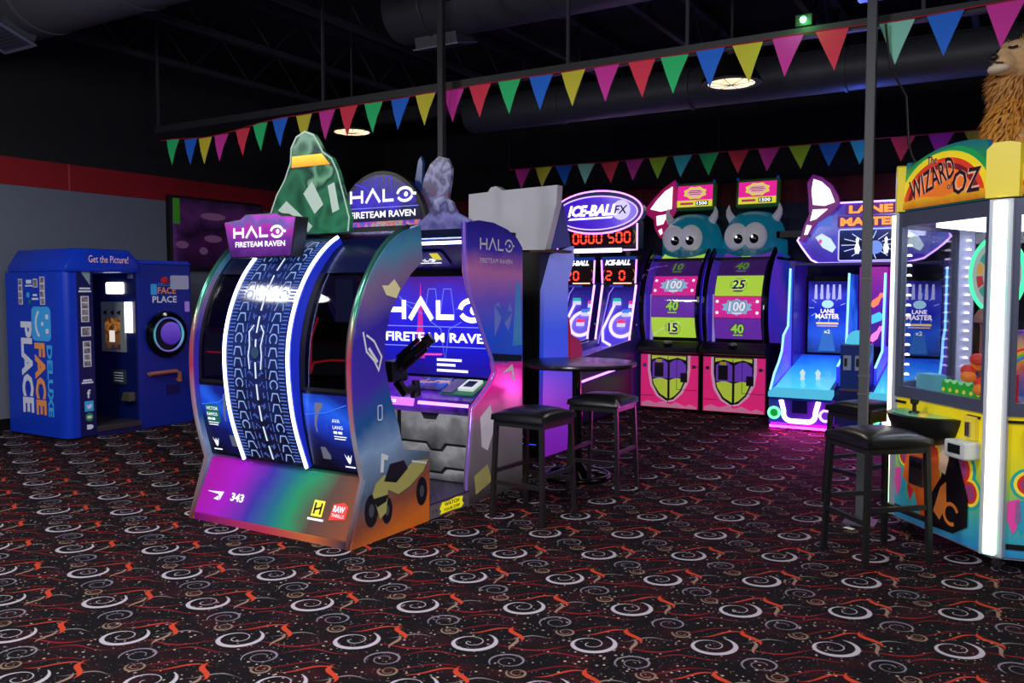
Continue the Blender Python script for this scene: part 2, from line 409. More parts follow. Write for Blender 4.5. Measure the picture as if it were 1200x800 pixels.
# ducts
M_duct = mat('black_duct_paint', (66, 67, 76), 0.5, 0.2, noise=0.06, nscale=3)
def duct(label, x0, x1, y, z, r, seams, vents=()):
    t = thing('air_duct', label, 'duct', ((x0+x1)/2, y, z))
    MB().lathe([(0, x0), (r*0.93, x0), (r, x0+0.05), (r, x1), (0, x1)], (0, y, z), 'x', 40).build('duct_body', M_duct, t, smooth=0.6)
    for s in seams:
        MB().lathe([(r+0.001, s-0.015), (r+0.012, s-0.012), (r+0.012, s+0.012), (r+0.001, s+0.015)], (0, y, z), 'x', 40, False).build('seam_band', M_duct, t, smooth=0.6)
    for vx, ang in vents:
        f = lambda p, q, h: Vector((vx+p, y+math.sin(ang)*(r+h)+math.cos(ang)*q*-1, z-math.cos(ang)*(r+h)-math.sin(ang)*q))
        b = MB().fprism(f, rect(-0.24, 0.24, -0.15, 0.15), -0.06, 0.06).build('vent_collar', M_duct, t)
        MB().fprism(f, rect(-0.26, 0.26, -0.17, -0.14), 0.06, 0.075).fprism(f, rect(-0.26, 0.26, 0.14, 0.17), 0.06, 0.075).fprism(f, rect(-0.26, -0.23, -0.14, 0.14), 0.06, 0.075).fprism(f, rect(0.23, 0.26, -0.14, 0.14), 0.06, 0.075).build('vent_frame', mat('vent_metal', (105, 108, 135), 0.45, 0.3), b)
        for q in range(7):
            MB().fprism(f, rect(-0.22, 0.22, -0.12+q*0.04-0.012, -0.12+q*0.04+0.004), 0.06, 0.072).build('louver', mat('vent_louver', (60, 62, 80), 0.5, 0.3), b)
    for s in seams[::2]:
        MB().tube([(s+0.2, y, z+r), (s+0.2, y, ZC)], 0.008, 6).build('hanger_rod', M_joist, t)
    return t
duct('wide black air duct in the upper left corner with a square vent', -9.6, -3.6, 4.55, 4.28, 0.42, [-8.9, -7.6, -6.3, -5.0], [(-8.02, -0.35)])
duct('black air duct ending above the shooter cabinet with a wide vent', -5.35, 2.0, 6.75, 4.25, 0.30, [-4.9, -3.6, -2.3, -1.0, 0.3], [(-4.86, 0.25)])
duct('long low black air duct with blue light along its underside', -5.75, 4.3, 8.6, 3.62, 0.20, [-4.5, -3.0, -1.5, 0.0, 1.5])

# poles, hanging bar
def post(label, x, y, hw, m, extra=False):
    t = thing('support_post', label, 'post', (x, y, 0))
    MB().box(x-hw, x+hw, y-hw, y+hw, 0, ZC).build('shaft', m, t, bevel=0.006)
    MB().box(x-0.1, x+0.1, y-0.1, y+0.1, 0, 0.012).build('base_plate', m, t)
    MB().box(x-0.1, x+0.1, y-0.1, y+0.1, 3.44 if extra else 4.1, 3.46 if extra else 4.12).build('cap_plate', M_steel if extra else m, t)
    if extra:
        for z in (0.98, 0.86, 1.62): MB().box(x-hw-0.004, x+hw+0.004, y-hw-0.004, y+hw+0.004, z, z+0.012).build('cable_tie', mat('tie', (95, 95, 100), 0.4), t)
        MB().box(x-0.03, x+0.03, y-hw-0.004, y-hw, 0.5, 0.6).build('sticker', mat('sticker', (165, 175, 160), 0.6), t)
    return t
M_postgrey = mat('post_grey', (74, 76, 84), 0.5)
post('dark post rising from behind the shooter cabinet to the roof', -4.325, 6.03, 0.028, mat('post_black', (40, 40, 46), 0.5))
post('grey square post standing between two black stools at right', -0.9, 6.02, 0.030, M_postgrey, True)
t = thing('hanging_bar', 'long black horizontal bar carrying the front bunting', 'bar', (-4, 6.17, 3.3))
MB().box(-8.3, 3.0, 6.15, 6.21, 3.28, 3.35).build('bar_tube', mat('bar_black', (36, 36, 42), 0.5), t)
for x in (-8.27, -5.82, -3.19, -2.2, -0.62):
    MB().box(x-0.012, x+0.012, 6.168, 6.192, 3.34, ZC).build('drop_rod', M_joist, t)

# bunting
PENC = {'g': (44, 214, 124), 'b': (30, 116, 240), 'y': (226, 216, 60), 'm': (232, 56, 178), 'r': (244, 60, 88), 'p': (150, 225, 205), 'c': (60, 200, 215), 'l': (170, 220, 50), 'v': (180, 30, 190), 'o': (170, 160, 60)}
def pmat(c):
    m = mat('pennant_'+c, PENC[c], 0.75)
    b = m.node_tree.nodes['Principled BSDF']
    return m
def bunting(label, xs, cols, y, z, w, h):
    t = thing('bunting', label, 'bunting', (xs[0][0], y, z))
    MB().tube([(xs[0][0]-0.2, y, xs[0][1]+0.004)]+[(x, y, zz+0.004) for x, zz in xs]+[(xs[-1][0]+0.3, y, xs[-1][1]+0.004)], 0.006, 5).build('cord', mat('bunting_cord', (170, 30, 50), 0.7), t)
    for i, ((x, zz), c) in enumerate(zip(xs, cols)):
        tw = random.uniform(-0.05, 0.05); sw = random.uniform(-0.02, 0.02)
        a = Vector((math.cos(tw), math.sin(tw), 0))*w*0.5
        P = Vector((x, y, zz)); tip = Vector((x+sw, y+random.uniform(-0.02, 0.0), zz-h)); n = Vector((0, -0.002, 0))
        md = (P+tip)/2+Vector((0, -0.012, 0))
        mb = MB(); q = [P-a, P+a, P+a*0.5+(tip-P)*0.5+Vector((0, -0.01, 0)), tip, P-a*0.5+(tip-P)*0.5+Vector((0, -0.01, 0))]
        mb.add([p for p in q]+[p+Vector((0, 0.003, 0)) for p in q], [(0, 1, 2, 3, 4), (9, 8, 7, 6, 5)]+[(k, (k+1) % 5, 5+(k+1) % 5, 5+k) for k in range(5)])
        mb.build('pennant', pmat(c), t)
    if z < 3.2:
        for x in (xs[0][0]-0.2, (xs[0][0]+xs[-1][0])/2, xs[-1][0]+0.3): MB().tube([(x, y, xs[0][1]), (x, y, ZC)], 0.004, 5).build('hanging_string', M_joist, t)
    return t
FR = [(-7.97,3.18),(-7.68,3.16),(-7.45,3.15),(-7.2,3.16),(-6.88,3.19),(-6.63,3.22),(-6.35,3.24),(-6.03,3.24),(-5.73,3.25),(-5.46,3.26),(-5.16,3.26),(-4.85,3.26),(-4.57,3.27),(-4.27,3.27),(-4.0,3.28),(-3.71,3.28),(-3.41,3.28),(-3.12,3.28),(-2.83,3.28),(-2.54,3.28),(-2.28,3.28),(-2.01,3.29),(-1.74,3.29),(-1.46,3.3),(-1.17,3.3),(-0.77,3.29),(-0.49,3.3),(-0.16,3.31)]
bunting('front string of bright triangular pennants hung along the black bar', FR, 'gbymrgbymrgbymrgbymrgbymrpbm', 6.13, 3.3, 0.215, 0.275)
BK = [(-5.61,3.11),(-5.3,3.11),(-5.01,3.11),(-4.7,3.11),(-4.38,3.1),(-4.06,3.11),(-3.76,3.11),(-3.46,3.11),(-3.15,3.11),(-2.81,3.11),(-2.47,3.11),(-2.14,3.11),(-1.83,3.11),(-1.51,3.11),(-1.12,3.11),(-0.77,3.11),(-0.45,3.11)]
bunting('rear string of pennants hung above the prize wheel machines', BK, 'mybprmlcgrmlbcrvo', 9.6, 3.1, 0.235, 0.25)

# pendant lamps
def pendant(label, x, y):
    t = thing('pendant_lamp', label, 'lamp', (x, y, 3.35), group='pendant lamps under the roof')
    MB().lathe([(0.26, 0.0), (0.262, 0.01), (0.20, 0.12), (0.10, 0.22), (0.06, 0.24), (0.06, 0.34), (0, 0.34)], (x, y, 3.35), 'z', 32).build('shade', M_black, t, smooth=0.7)
    MB().lathe([(0, -0.012), (0.15, -0.006), (0.235, 0.004), (0.235, 0.012), (0, 0.012)], (x, y, 3.35), 'z', 32).build('diffuser', art('lamp_diffuser', [(0.0, (255, 214, 160)), (1.0, (255, 236, 205))], (0, 1, 0), emit=1.5, rough=0.4), t, smooth=0.7)
    for k in range(8):
        a = k*PI/4
        MB().tube([(x, y, 3.336), (x+0.245*math.cos(a), y+0.245*math.sin(a), 3.352)], 0.004, 5).build('guard_wire', mat('guard_wire', (120, 92, 60), 0.5), t)
    MB().tube([(x, y, 3.69), (x, y, ZC)], 0.012, 6).build('drop_cord', M_joist, t)
    light('pendant_glow', 'SPOT', (x, y, 3.32), 60, (1.0, 0.9, 0.78), 0.2, (x, y, 0), 2.2)
pendant('lit round pendant lamp above the shooter cabinet at left', -6.65, 7.52)
pendant('lit round pendant lamp above the prize wheel machines at right', -2.26, 7.48)
# laser projector on the bar
t = thing('laser_projector', 'small green laser projector shining on the black bar', 'projector', (-1.36, 6.18, 3.35))
MB().box(-1.42, -1.30, 6.14, 6.28, 3.352, 3.44).build('housing', M_black, t, bevel=0.008)
MB().ell((-1.36, 6.125, 3.395), 0.022, 0.02, 0.022, 12, 8).build('lens', em('green_laser', (60, 255, 90), 30.0), t)
light('laser_glow', 'POINT', (-1.36, 6.02, 3.40), 1.2, (0.15, 1, 0.25), 0.03)

# ------------------------------------------------------------------ photo booth against the left wall
def photo_booth():
    t = thing('photo_booth', 'blue photo booth against the grey wall with lettered end panel', 'photo booth', (-8.9, 5.85, 0))
    blue = mat('booth_blue', (14, 60, 204), 0.3, emit=0.04); navy = mat('booth_navy', (10, 26, 92), 0.35)
    xb, xf = -9.45, -8.40
    # end panel facing the camera, rounded front corner
    poly = [(xb, 5.10), (xf-0.10, 5.10)]+arc(xf-0.10, 5.20, 0.10, -90, 0, 6)+[(xf, 5.25), (xf-0.05, 5.25), (xf-0.07, 5.17), (xb, 5.17)]
    ep = MB().prism(poly, 'z', 0.02, 1.74).build('end_panel', blue, t, smooth=0.6)
    MB().box(xf-0.05, xf-0.002, 5.245, 5.43, 0.02, 1.76).build('front_post', navy, t)
    MB().box(xb, xf-0.02, 5.12, 5.45, 0.0, 0.02).build('plinth', M_black, t)
    # canopy with sloped ends
    prof = [(5.06, 1.72), (5.06, 1.76), (5.30, 1.99), (5.82, 1.99), (5.97, 1.88), (5.97, 1.74), (5.45, 1.74)]
    MB().prism([(5.12, 1.74), (5.12, 1.80), (5.24, 1.985), (5.84, 1.985), (5.96, 1.87), (5.96, 1.74)], 'x', xb, xf+0.03).build('canopy', blue, t, bevel=0.02, smooth=0.6)
    text('Get the Picture!', FX(xf+0.03), 5.60, 1.84, 0.075, mat('peach_print', (240, 190, 175), 0.5, emit=0.25), t, width=0.46)
    # end panel print
    f = FY(5.10)
    white = mat('booth_white_print', (215, 220, 240), 0.5, emit=0.12); orange = mat('booth_orange_print', (236, 150, 80), 0.5, emit=0.12); cyan = mat('booth_cyan_print', (60, 165, 240), 0.5, emit=0.12)
    rf = frame((0, 5.10, 0), (0, 0, -1), (1, 0, 0))           # text running downwards
    def col(body, xa, xz, za, zb, m): text(body, rf, -(za+zb)/2, xa, xz-xa, m, ep, width=abs(zb-za), bold=0.045)
    col('PLACE', -9.18, -8.97, 1.22, 0.25, white)
    col('FACE', -8.93, -8.74, 1.00, 0.24, orange)
    col('DELUXE', -8.71, -8.61, 0.98, 0.23, cyan)
    ic = MB().flat(f, rrect(-8.97, -8.62, 1.02, 1.38, 0.06), 0.003).build('smile_icon', cyan, ep)
    MB().stroke(f, arc(-8.72, 1.20, 0.17, 130, 230, 10), 0.03, 0.006).flat(f, rect(-8.79, -8.75, 1.18, 1.22), 0.006).flat(f, rect(-8.71, -8.66, 1.25, 1.30), 0.006).flat(f, rect(-8.71, -8.66, 1.10, 1.15), 0.006).build('smile_face', white, ep)
    ph = art('photo_strip_print', [(0.0, (60, 56, 60)), (0.5, (150, 140, 140)), (1.0, (210, 205, 205))], (0, 0, 0), 0.5, 2.0, 26, rough=0.4)
    def strip(fr, u, v, w, h, n):
        MB().flat(fr, rect(u, u+w, v, v+h), 0.003).build('photo_strip', white, ep)
        for k in range(n):
            hh = h/n; MB().flat(fr, rect(u+w*0.12, u+w*0.88, v+k*hh+hh*0.1, v+k*hh+hh*0.9), 0.005).build('photo', ph, ep)
    strip(f, -9.20, 1.40, 0.08, 0.27, 4); strip(f, -8.80, 1.40, 0.09, 0.29, 4); strip(f, -8.92, 1.58, 0.08, 0.09, 1)
    MB().flat(f, rect(-9.05, -8.95, 1.62, 1.66), 0.003).flat(f, rect(-9.07, -8.93, 1.59, 1.605), 0.003).flat(f, rect(-8.95, -8.83, 1.45, 1.47), 0.003).flat(f, rect(-8.93, -8.85, 1.49, 1.51), 0.003).build('small_print', white, ep)
    MB().flat(f, circ(-9.02, 1.50, 0.03), 0.003).build('icon', cyan, ep); MB().flat(f, circ(-8.99, 1.43, 0.025), 0.003).build('icon', mat('icon_green', (40, 140, 70), 0.5), ep)
    g = FX(xf-0.002)
    MB().flat(g, [(5.30, 1.74), (5.40, 1.74), (5.40, 1.60)], 0.003).build('corner_flash', mat('pale_blue_print', (150, 180, 190), 0.5), ep)
    for v, w in ((1.56, 0.12), (1.53, 0.14), (0.60, 0.10), (0.575, 0.13)): MB().flat(g, rect(5.33-w/2+0.01, 5.33+w/2+0.01, v, v+0.018), 0.003).build('small_print', white, ep)
    strip(g, 5.29, 1.22, 0.09, 0.27, 4); strip(g, 5.285, 1.07, 0.11, 0.10, 1); strip(g, 5.30, 0.75, 0.09, 0.27, 4)
    text('f', g, 5.35, 0.42, 0.09, white, ep, bold=0.03)
    MB().flat(g, rect(5.30, 5.40, 0.28, 0.39), 0.003).build('icon', cyan, ep); MB().flat(g, [(5.33, 0.31), (5.37, 0.31), (5.385, 0.35), (5.36, 0.36), (5.35, 0.34), (5.325, 0.355)], 0.005).build('icon_mark', white, ep)
    MB().flat(g, circ(5.35, 0.22, 0.045), 0.003).build('icon', mat('icon_green2', (60, 150, 90), 0.5), ep); MB().flat(g, rect(5.325, 5.375, 0.205, 0.235), 0.005).build('icon_mark', white, ep)
    MB().flat(g, rect(5.32, 5.375, 0.09, 0.14), 0.003).flat(g, rect(5.375, 5.39, 0.10, 0.13), 0.003).build('icon', white, ep)
    # machine unit on the right of the seat
    MB().box(xb, xf, 5.95, 6.66, 0.0, 1.84).build('machine_unit', mat('booth_blue2', (14, 44, 160), 0.3), t, bevel=0.012)
    MB().prism([(5.95, 1.84), (5.98, 1.885), (6.62, 1.885), (6.67, 1.84)], 'x', xb, xf+0.01).build('unit_top', blue, t, bevel=0.006)
    h = FX(xf)
    text('FACE', h, 6.33, 1.51, 0.075, orange, t, width=0.24, bold=0.02); text('PLACE', h, 6.30, 1.41, 0.075, white, t, width=0.32, bold=0.02)
    text('DELUXE', h, 6.32, 1.60, 0.035, cyan, t, width=0.2)
    MB().flat(h, rect(6.12, 6.20, 1.50, 1.62), 0.003).build('logo_icon', cyan, t)
    C0 = (xf, 6.30, 1.05)
    MB().lathe([(0.17, 0.0), (0.255, 0.0), (0.265, 0.03), (0.25, 0.06), (0.22, 0.075), (0.17, 0.05)], C0, 'x', 36, False).build('lens_bezel', M_blackgloss, t, smooth=0.6)
    MB().lathe([(0.178, 0.052), (0.185, 0.075), (0.196, 0.075), (0.20, 0.06)], C0, 'x', 36, False).build('lens_ring', art('ring_iris', [(0, (120, 90, 200)), (0.5, (80, 190, 200)), (1, (90, 80, 190))], (0, 0, 1), emit=0.5, rough=0.2), t, smooth=0.6)
    MB().lathe([(0, 0.0), (0.13, 0.02), (0.13, 0.05), (0, 0.05)], (xf, 6.345, 1.06), 'x', 30).build('lens_glass', art('lens_violet', [(0, (60, 30, 150)), (1, (112, 80, 200))], (0, 0, 1), emit=0.55), t, smooth=0.5)
    MB().lathe([(0, 0.0), (0.17, 0.0), (0.17, 0.03), (0, 0.03)], C0, 'x', 30).build('lens_well', M_black, t)
    MB().tube([(xf+0.05, 6.05, 0.615), (xf+0.05, 6.39, 0.625), (xf+0.05, 6.44, 0.60), (xf+0.05, 6.44, 0.50)], 0.025, 10).tube([(xf, 6.07, 0.615), (xf+0.05, 6.07, 0.615)], 0.02, 8).tube([(xf, 6.44, 0.52), (xf+0.05, 6.44, 0.52)], 0.02, 8).build('handle', mat('copper_handle', (205, 130, 105), 0.35, 0.4), t, smooth=0.8)
    MB().lathe([(0, 0), (0.045, 0), (0.04, 0.03), (0, 0.045)], (xf, 6.30, 1.66), 'x', 16).build('alarm_button', mat('red_button', (170, 30, 50), 0.3, emit=0.15), t, smooth=0.6)
    MB().fprism(h, rrect(6.38, 6.62, 1.56, 1.72, 0.02), 0, 0.015).build('notice_plate', mat('notice', (165, 170, 205), 0.4, emit=0.12), t)
    MB().fprism(h, rrect(6.57, 6.62, 1.30, 1.42, 0.01), 0, 0.02).build('card_slot', mat('slot_violet', (170, 130, 220), 0.4, emit=0.2), t)
    MB().fprism(h, rect(6.30, 6.47, 0.36, 0.47), 0, 0.008).build('service_door', navy, t)
    # interior: console wall facing the sitter, floor, bench, curtain
    k = FY(5.948)
    MB().box(xb, xf-0.01, 5.93, 5.949, 0.05, 1.82).build('console_panel', navy, t)
    k = FY(5.93)
    MB().fprism(k, rect(-9.00, -8.58, 0.86, 1.42), 0, 0.02).build('console_bezel', mat('console_grey', (140, 150, 150), 0.4), t)
    MB().fprism(k, rect(-8.92, -8.66, 0.89, 1.24), 0.02, 0.028).build('console_screen', art('booth_screen', [(0, (40, 36, 46)), (0.3, (110, 70, 40)), (0.55, (40, 26, 22)), (0.8, (170, 110, 50)), (1, (60, 30, 20))], (0, 0, 1), 0, 0.9, 14, emit=0.7), t)
    MB().flat(k, rect(-8.84, -8.74, 0.97, 1.10), 0.032).build('screen_card', em('screen_white', (240, 225, 215), 0.9), t)
    MB().fprism(k, rrect(-8.90, -8.60, 1.51, 1.64, 0.02), 0, 0.02).build('flash_panel', em('flash_white', (255, 246, 230), 3.2), t)
    MB().fprism(k, rect(-8.56, -8.46, 1.08, 1.42), 0, 0.03).build('light_bar', em('bar_white', (255, 240, 215), 3.0), t)
    MB().fprism(k, rect(-8.52, -8.44, 1.68, 1.74), 0, 0.01).build('badge', mat('badge', (150, 160, 190), 0.4), t)
    for u in (-8.93, -8.80, -8.68): MB().flat(k, [(u-0.035, 1.30), (u+0.035, 1.33), (u+0.035, 1.27)], 0.024).build('arrow_mark', M_black, t)
    MB().fprism(k, rect(-8.84, -8.60, 0.50, 0.66), 0, 0.01).build('instruction_plate', mat('instr', (60, 70, 66), 0.5), t)
    for v in (0.62, 0.59, 0.56, 0.53): MB().flat(k, rect(-8.80, -8.64, v, v+0.008), 0.012).build('small_print', white, t)
    MB().fprism(k, [(-8.60, 0.32), (-8.44, 0.32), (-8.44, 0.42), (-8.56, 0.42)], 0, 0.08).build('delivery_tray', mat('tray', (120, 120, 100), 0.3, 0.6), t, bevel=0.01)
    MB().box(xb, xf+0.03, 5.43, 5.95, 0.05, 0.11).build('floor_plate', mat('floor_plate', (92, 88, 92), 0.35, 0.7), t, bevel=0.006)
    MB().box(xb, xf+0.02, 5.43, 5.95, 0.0, 0.05).build('step_kick', navy, t)
    MB().box(xb+0.02, xf-0.25, 5.19, 5.50, 0.11, 0.50).build('bench', M_black, t, bevel=0.01)
    cur = []
    for i in range(25): cur.append((xb+0.08+0.018*math.sin(i*1.6), 5.22+i*0.018))
    poly = cur+[(p[0]-0.01, p[1]) for p in cur[::-1]]
    MB().prism(poly, 'z', 0.55, 1.72).build('curtain', mat('curtain', (14, 14, 18), 0.9), t, smooth=1.0)
    return t
photo_booth()

# television on the left wall
t = thing('television', 'large dark wall-mounted television beside the red band', 'television', (XL+0.05, 8.05, 1.83))
MB().box(XL+0.005, XL+0.10, 7.28, 8.85, 1.82, 2.79).build('housing', M_black, t, bevel=0.01)
MB().box(XL+0.10, XL+0.104, 7.31, 8.82, 1.86, 2.76).build('screen', art('tv_reflection', [(0, (16, 6, 22)), (0.35, (44, 16, 52)), (0.55, (20, 10, 30)), (0.75, (58, 26, 70)), (1, (18, 12, 30))], (0, 0, 1), 0, 0.5, 3, emit=0.55, rough=0.08), t)  # reflections on the dark screen painted as glowing colours
g = FX(XL+0.104)
MB().flat(g, rect(7.315, 7.42, 2.42, 2.75), 0.002).build('reflection_patch', em('tv_green', (60, 130, 40), 0.35), t)
for u, v, w in ((7.75, 2.55, 0.42), (7.35, 2.15, 0.2), (7.8, 2.25, 0.3), (7.72, 2.08, 0.14)):
    MB().flat(g, circ(u+w/2, v, w/2, 18, 0.05), 0.002).build('reflection_highlight', em('tv_pink', (150, 100, 150), 0.22), t)  # more screen reflections, painted as flat glowing ovals

# ------------------------------------------------------------------ large shooter cabinet in the middle
def shooter():
    t = thing('shooter_cabinet', 'large ride-in shooter cabinet with glowing curved tread panel and purple screen', 'arcade game', (-4.13, 4.8, 0))
    xl, xr = -4.85, -3.40
    # canopy back profile (y, z): sampled spline
    K = [(3.985, 0.30), (3.96, 0.42), (3.88, 0.75), (3.86, 1.1), (3.90, 1.35), (4.01, 1.6), (4.18, 1.80), (4.36, 1.905), (4.55, 1.95), (4.75, 1.96)]
    S = []
    for i in range(1, len(K)-2):
        p0, p1, p2, p3 = [Vector(k) for k in K[i-1:i+3]]
        for j in range(10):
            q = j/10; S.append(0.5*((2*p1)+(p2-p0)*q+(2*p0-5*p1+4*p2-p3)*q*q+(3*p1-p0-3*p2+p3)*q**3))
    S.append(Vector(K[-2]))
    A = [0.0]
    for i in range(1, len(S)): A.append(A[-1]+(S[i]-S[i-1]).length)
    LEN = A[-1]
    def at(s, off=0.0):
        s = max(0, min(LEN-1e-6, s)); i = max(k for k in range(len(A)-1) if A[k] <= s)
        q = (s-A[i])/(A[i+1]-A[i]); p = S[i].lerp(S[i+1], q); d = (S[i+1]-S[i]).normalized()
        return (p.x-d.y*off, p.y+d.x*off)           # outward = towards -y / up
    def sz(z):
        for k in range(len(S)-1):
            if S[k].y <= z <= S[k+1].y: return A[k]+(A[k+1]-A[k])*(z-S[k].y)/(S[k+1].y-S[k].y)
        return LEN
    def shell(s0, s1, o0, o1, n=14, bulge=None):
        b = bulge or (lambda s: 0)
        ss = [s0+(s1-s0)*i/n for i in range(n+1)]
        return [at(s, o0+b(s)) for s in ss]+[at(s, o1+b(s)) for s in reversed(ss)]
    navy = mat('cabinet_navy', (10, 16, 52), 0.22); 
    sw0, sw1 = sz(0.96), sz(1.66)
    cl, cr = -4.47, -3.87
    cols = [(xl+0.03, cl-0.01), (cr+0.01, xr-0.05)]
    for i, (a, b) in enumerate(cols):
        MB().prism(shell(0, sw0-0.02, 0, -0.03), 'x', a, b).build('lower_panel', navy, t, smooth=0.5)
        MB().prism(shell(sw1, LEN, 0, -0.03), 'x', a, b).build('upper_panel', navy, t, smooth=0.5)
        MB().prism(shell(sw0-0.02, sw1, 0, -0.03), 'x', a, a+0.04).prism(shell(sw0-0.02, sw1, 0, -0.03), 'x', b-0.04, b).build('window_frame', M_black, t, smooth=0.5)
        MB().prism(shell(sw0-0.02, sw1, -0.005, -0.012), 'x', a+0.04, b-0.04).build('window_pane', M_smoke, t, smooth=0.5)
        MB().prism(shell(sw0-0.03, sw0-0.01, 0.006, -0.01, 4), 'x', a, b).build('window_ledge', M_black, t)
        # posters
        po = MB().prism(shell(0.02, sw0-0.05, 0.006, 0.001), 'x', a+0.02, b-0.02).build('poster', art('poster_blue%d' % i, [(0, (8, 8, 26)), (0.35, (16, 24, 92)), (0.62, (24, 60, 190)), (0.8, (30, 90, 220)), (1, (16, 30, 120))], (0.25, 0, 1), -0.12, 0.35, 5, emit=0.5, rough=0.25), t, smooth=0.5)
        fr = lambda u, v, h=0: (u, *at(v, 0.006+h))
        MB().stroke(fr, [(a+0.03, sz(0.78)), (a+0.2, sz(0.80)), (b-0.03, sz(0.86))], 0.006).build('streak', em('poster_streak', (70, 130, 255), 0.9), po)
        # the figure on the poster stays a plain grey upright shape
        mx = a+(0.28 if i == 0 else 0.15)
        MB().flat(fr, [(mx-0.03, sz(0.50)), (mx+0.035, sz(0.50)), (mx+0.05, sz(0.72)), (mx+0.03, sz(0.86)), (mx-0.03, sz(0.86)), (mx-0.05, sz(0.72))], 0.002).build('grey_shape', mat('poster_grey', (120, 124, 140), 0.4, emit=0.15), po)
        if i == 0:
            MB().flat(fr, rect(a+0.06, a+0.19, sz(0.66), sz(0.78)), 0.002).build('green_card', mat('card_green', (20, 110, 90), 0.4, emit=0.4), po)
        u0 = a+0.07 if i == 0 else a+0.25
        put_text(put_text(MB(), 'VICTOR' if i == 0 else 'AVA', fr, u0, sz(0.745), 0.022, align='L'), 'RAMOS' if i == 0 else 'LANG', fr, u0, sz(0.705), 0.022, align='L').build('lettering', M_wlit, po)
        MB().flat(fr, rect(u0, u0+0.03, sz(0.675), sz(0.69))).flat(fr, rect(u0+0.04, u0+0.07, sz(0.675), sz(0.69))).flat(fr, rect(u0, u0+0.1, sz(0.655), sz(0.66))).flat(fr, rect(u0, u0+0.09, sz(0.64), sz(0.645))).build('small_print', M_wlit, po)
        ux = a+0.1 if i == 0 else b-0.075
        MB().flat(fr, [(ux-0.03, sz(0.55)), (ux-0.012, sz(0.50)), (ux, sz(0.485)), (ux+0.012, sz(0.50)), (ux+0.03, sz(0.55)), (ux+0.01, sz(0.52)), (ux, sz(0.545)), (ux-0.01, sz(0.52))]).flat(fr, rect(ux-0.04, ux+0.04, sz(0.462), sz(0.47))).build('emblem', M_wlit, po)
    MB().prism(shell(0.02, LEN, -0.0, -0.03), 'x', cl-0.012, cl+0.02).prism(shell(0.02, LEN, 0, -0.03), 'x', cr-0.02, cr+0.012).build('rib', M_black, t, smooth=0.5)
    MB().prism(shell(sz(1.62), LEN, 0, -0.03), 'x', cl, cr).build('upper_panel', navy, t, smooth=0.5)
    # tread panel
    bul = lambda s: 0.025+0.055*math.sin(PI*min(1, max(0, s/1.75)))
    s0, s1 = 0.01, sz(1.86)
    MB().prism(shell(s0, s1, 0.0, -0.10, 30, bul), 'x', cl+0.03, cr-0.03).build('tread_panel', art('tread_print', [(0, (14, 16, 40)), (0.5, (24, 34, 86)), (1, (14, 26, 64))], (0, 0, 1), 0, 1.2, 9, emit=0.45, rough=0.12), t, smooth=0.5)
    fr = lambda u, v, h=0: (u, *at(v, bul(v)+h))
    tp = [o for o in t.children if o.name.startswith('tread_panel')][0]
    lines = MB(); mid = MB(); cx = (cl+cr)/2
    k = 0; s = s0+0.03
    while s < s1-0.09:
        for sg in (-1, 1):
            w = 0.052; u = cx+sg*0.155; e = 0.004+0.012*(k % 3)
            if k % 4 == 3: P = arc(u, s+0.033, w*0.62, -50, 230, 8, 0.03); P = [(p[0], p[1]) for p in P]
            else: P = [(u-sg*(w*0.7), s), (u-sg*(w*0.35), s+0.05), (u+sg*w*0.5, s+0.05), (u+sg*w*0.75, s)]
            MB().stroke(fr, P, 0.007, 0.004).build('tread_loop', em('tread_line_pale', (150, 185, 250), 1.0), tp)
            for q in range(3):
                uu = cx+sg*(0.205+0.0*q)
                lines.flat(fr, rect(min(uu, cx+sg*0.255), max(uu, cx+sg*0.255), s+0.005+q*0.022, s+0.013+q*0.022), 0.004)
        if k % 2 == 0: mid.flat(fr, rect(cx-0.006, cx+0.006, s, s+0.10), 0.004)
        for sg in (-1, 1):
            lines.flat(fr, rect(cx+sg*0.092-0.003, cx+sg*0.092+0.003, s+0.004, s+0.058), 0.004)
            for q in range(4): lines.flat(fr, rect(cx+sg*(0.03+0.012*q)-0.004, cx+sg*(0.03+0.012*q)+0.003, s+0.012+0.009*((k*7+q*5) % 4), s+0.03+0.01*((k*3+q) % 3)), 0.004)
        s += 0.068; k += 1
    lines.build('rung_lines', em('tread_line_blue', (96, 130, 235), 0.75), tp)['kind'] = 'stuff'
    mid.build('centre_line', em('tread_line_white', (205, 220, 255), 1.4), tp)['kind'] = 'stuff'
    sq = sz(1.15)
    MB().flat(fr, circ(cx, sq, 0.035, 12), 0.006).build('tread_boss', mat('tread_boss', (50, 80, 110), 0.3), tp)
    for sg in (-1, 1):
        MB().stroke(fr, [(cx+sg*0.03, sq+0.16), (cx+sg*0.065, sq+0.12), (cx+sg*0.05, sq+0.04), (cx+sg*0.06, sq-0.02), (cx+sg*0.05, sq-0.10)], 0.009, 0.006).build('bracket_line', em('tread_line_white', (205, 220, 255), 1.4), tp)
    for x in (cl+0.015, cr-0.015):
        MB().tube([(x, *at(s0+(s1-s0)*i/36, bul(s0+(s1-s0)*i/36)+0.004)) for i in range(37)], 0.011, 10).build('neon_tube', M_neon_wb, t, smooth=1.0)
        MB().prism(shell(s0, s1, -0.004, -0.12, 30, bul), 'x', x-0.017, x+0.017).build('neon_channel', mat('channel_glow', (24, 40, 170), 0.3, emit=0.5), t)  # blue spill of the neon put into the channel's own emission
    # wings: right and left, near side
    ss = [LEN*i/26 for i in range(27)]
    edge = [at(s, 0.035) for s in ss]
    near = [(3.79, 0.0), (3.93, 0.40)]+edge[1:-3]+[(4.50, 1.975), (4.52, 1.74), (4.40, 1.66), (4.29, 1.55), (4.19, 1.42), (4.14, 1.285), (4.12, 1.17), (4.13, 1.07), (4.18, 0.88), (4.26, 0.68), (4.30, 0.53), (4.585, 0.47), (4.575, 0.0)]
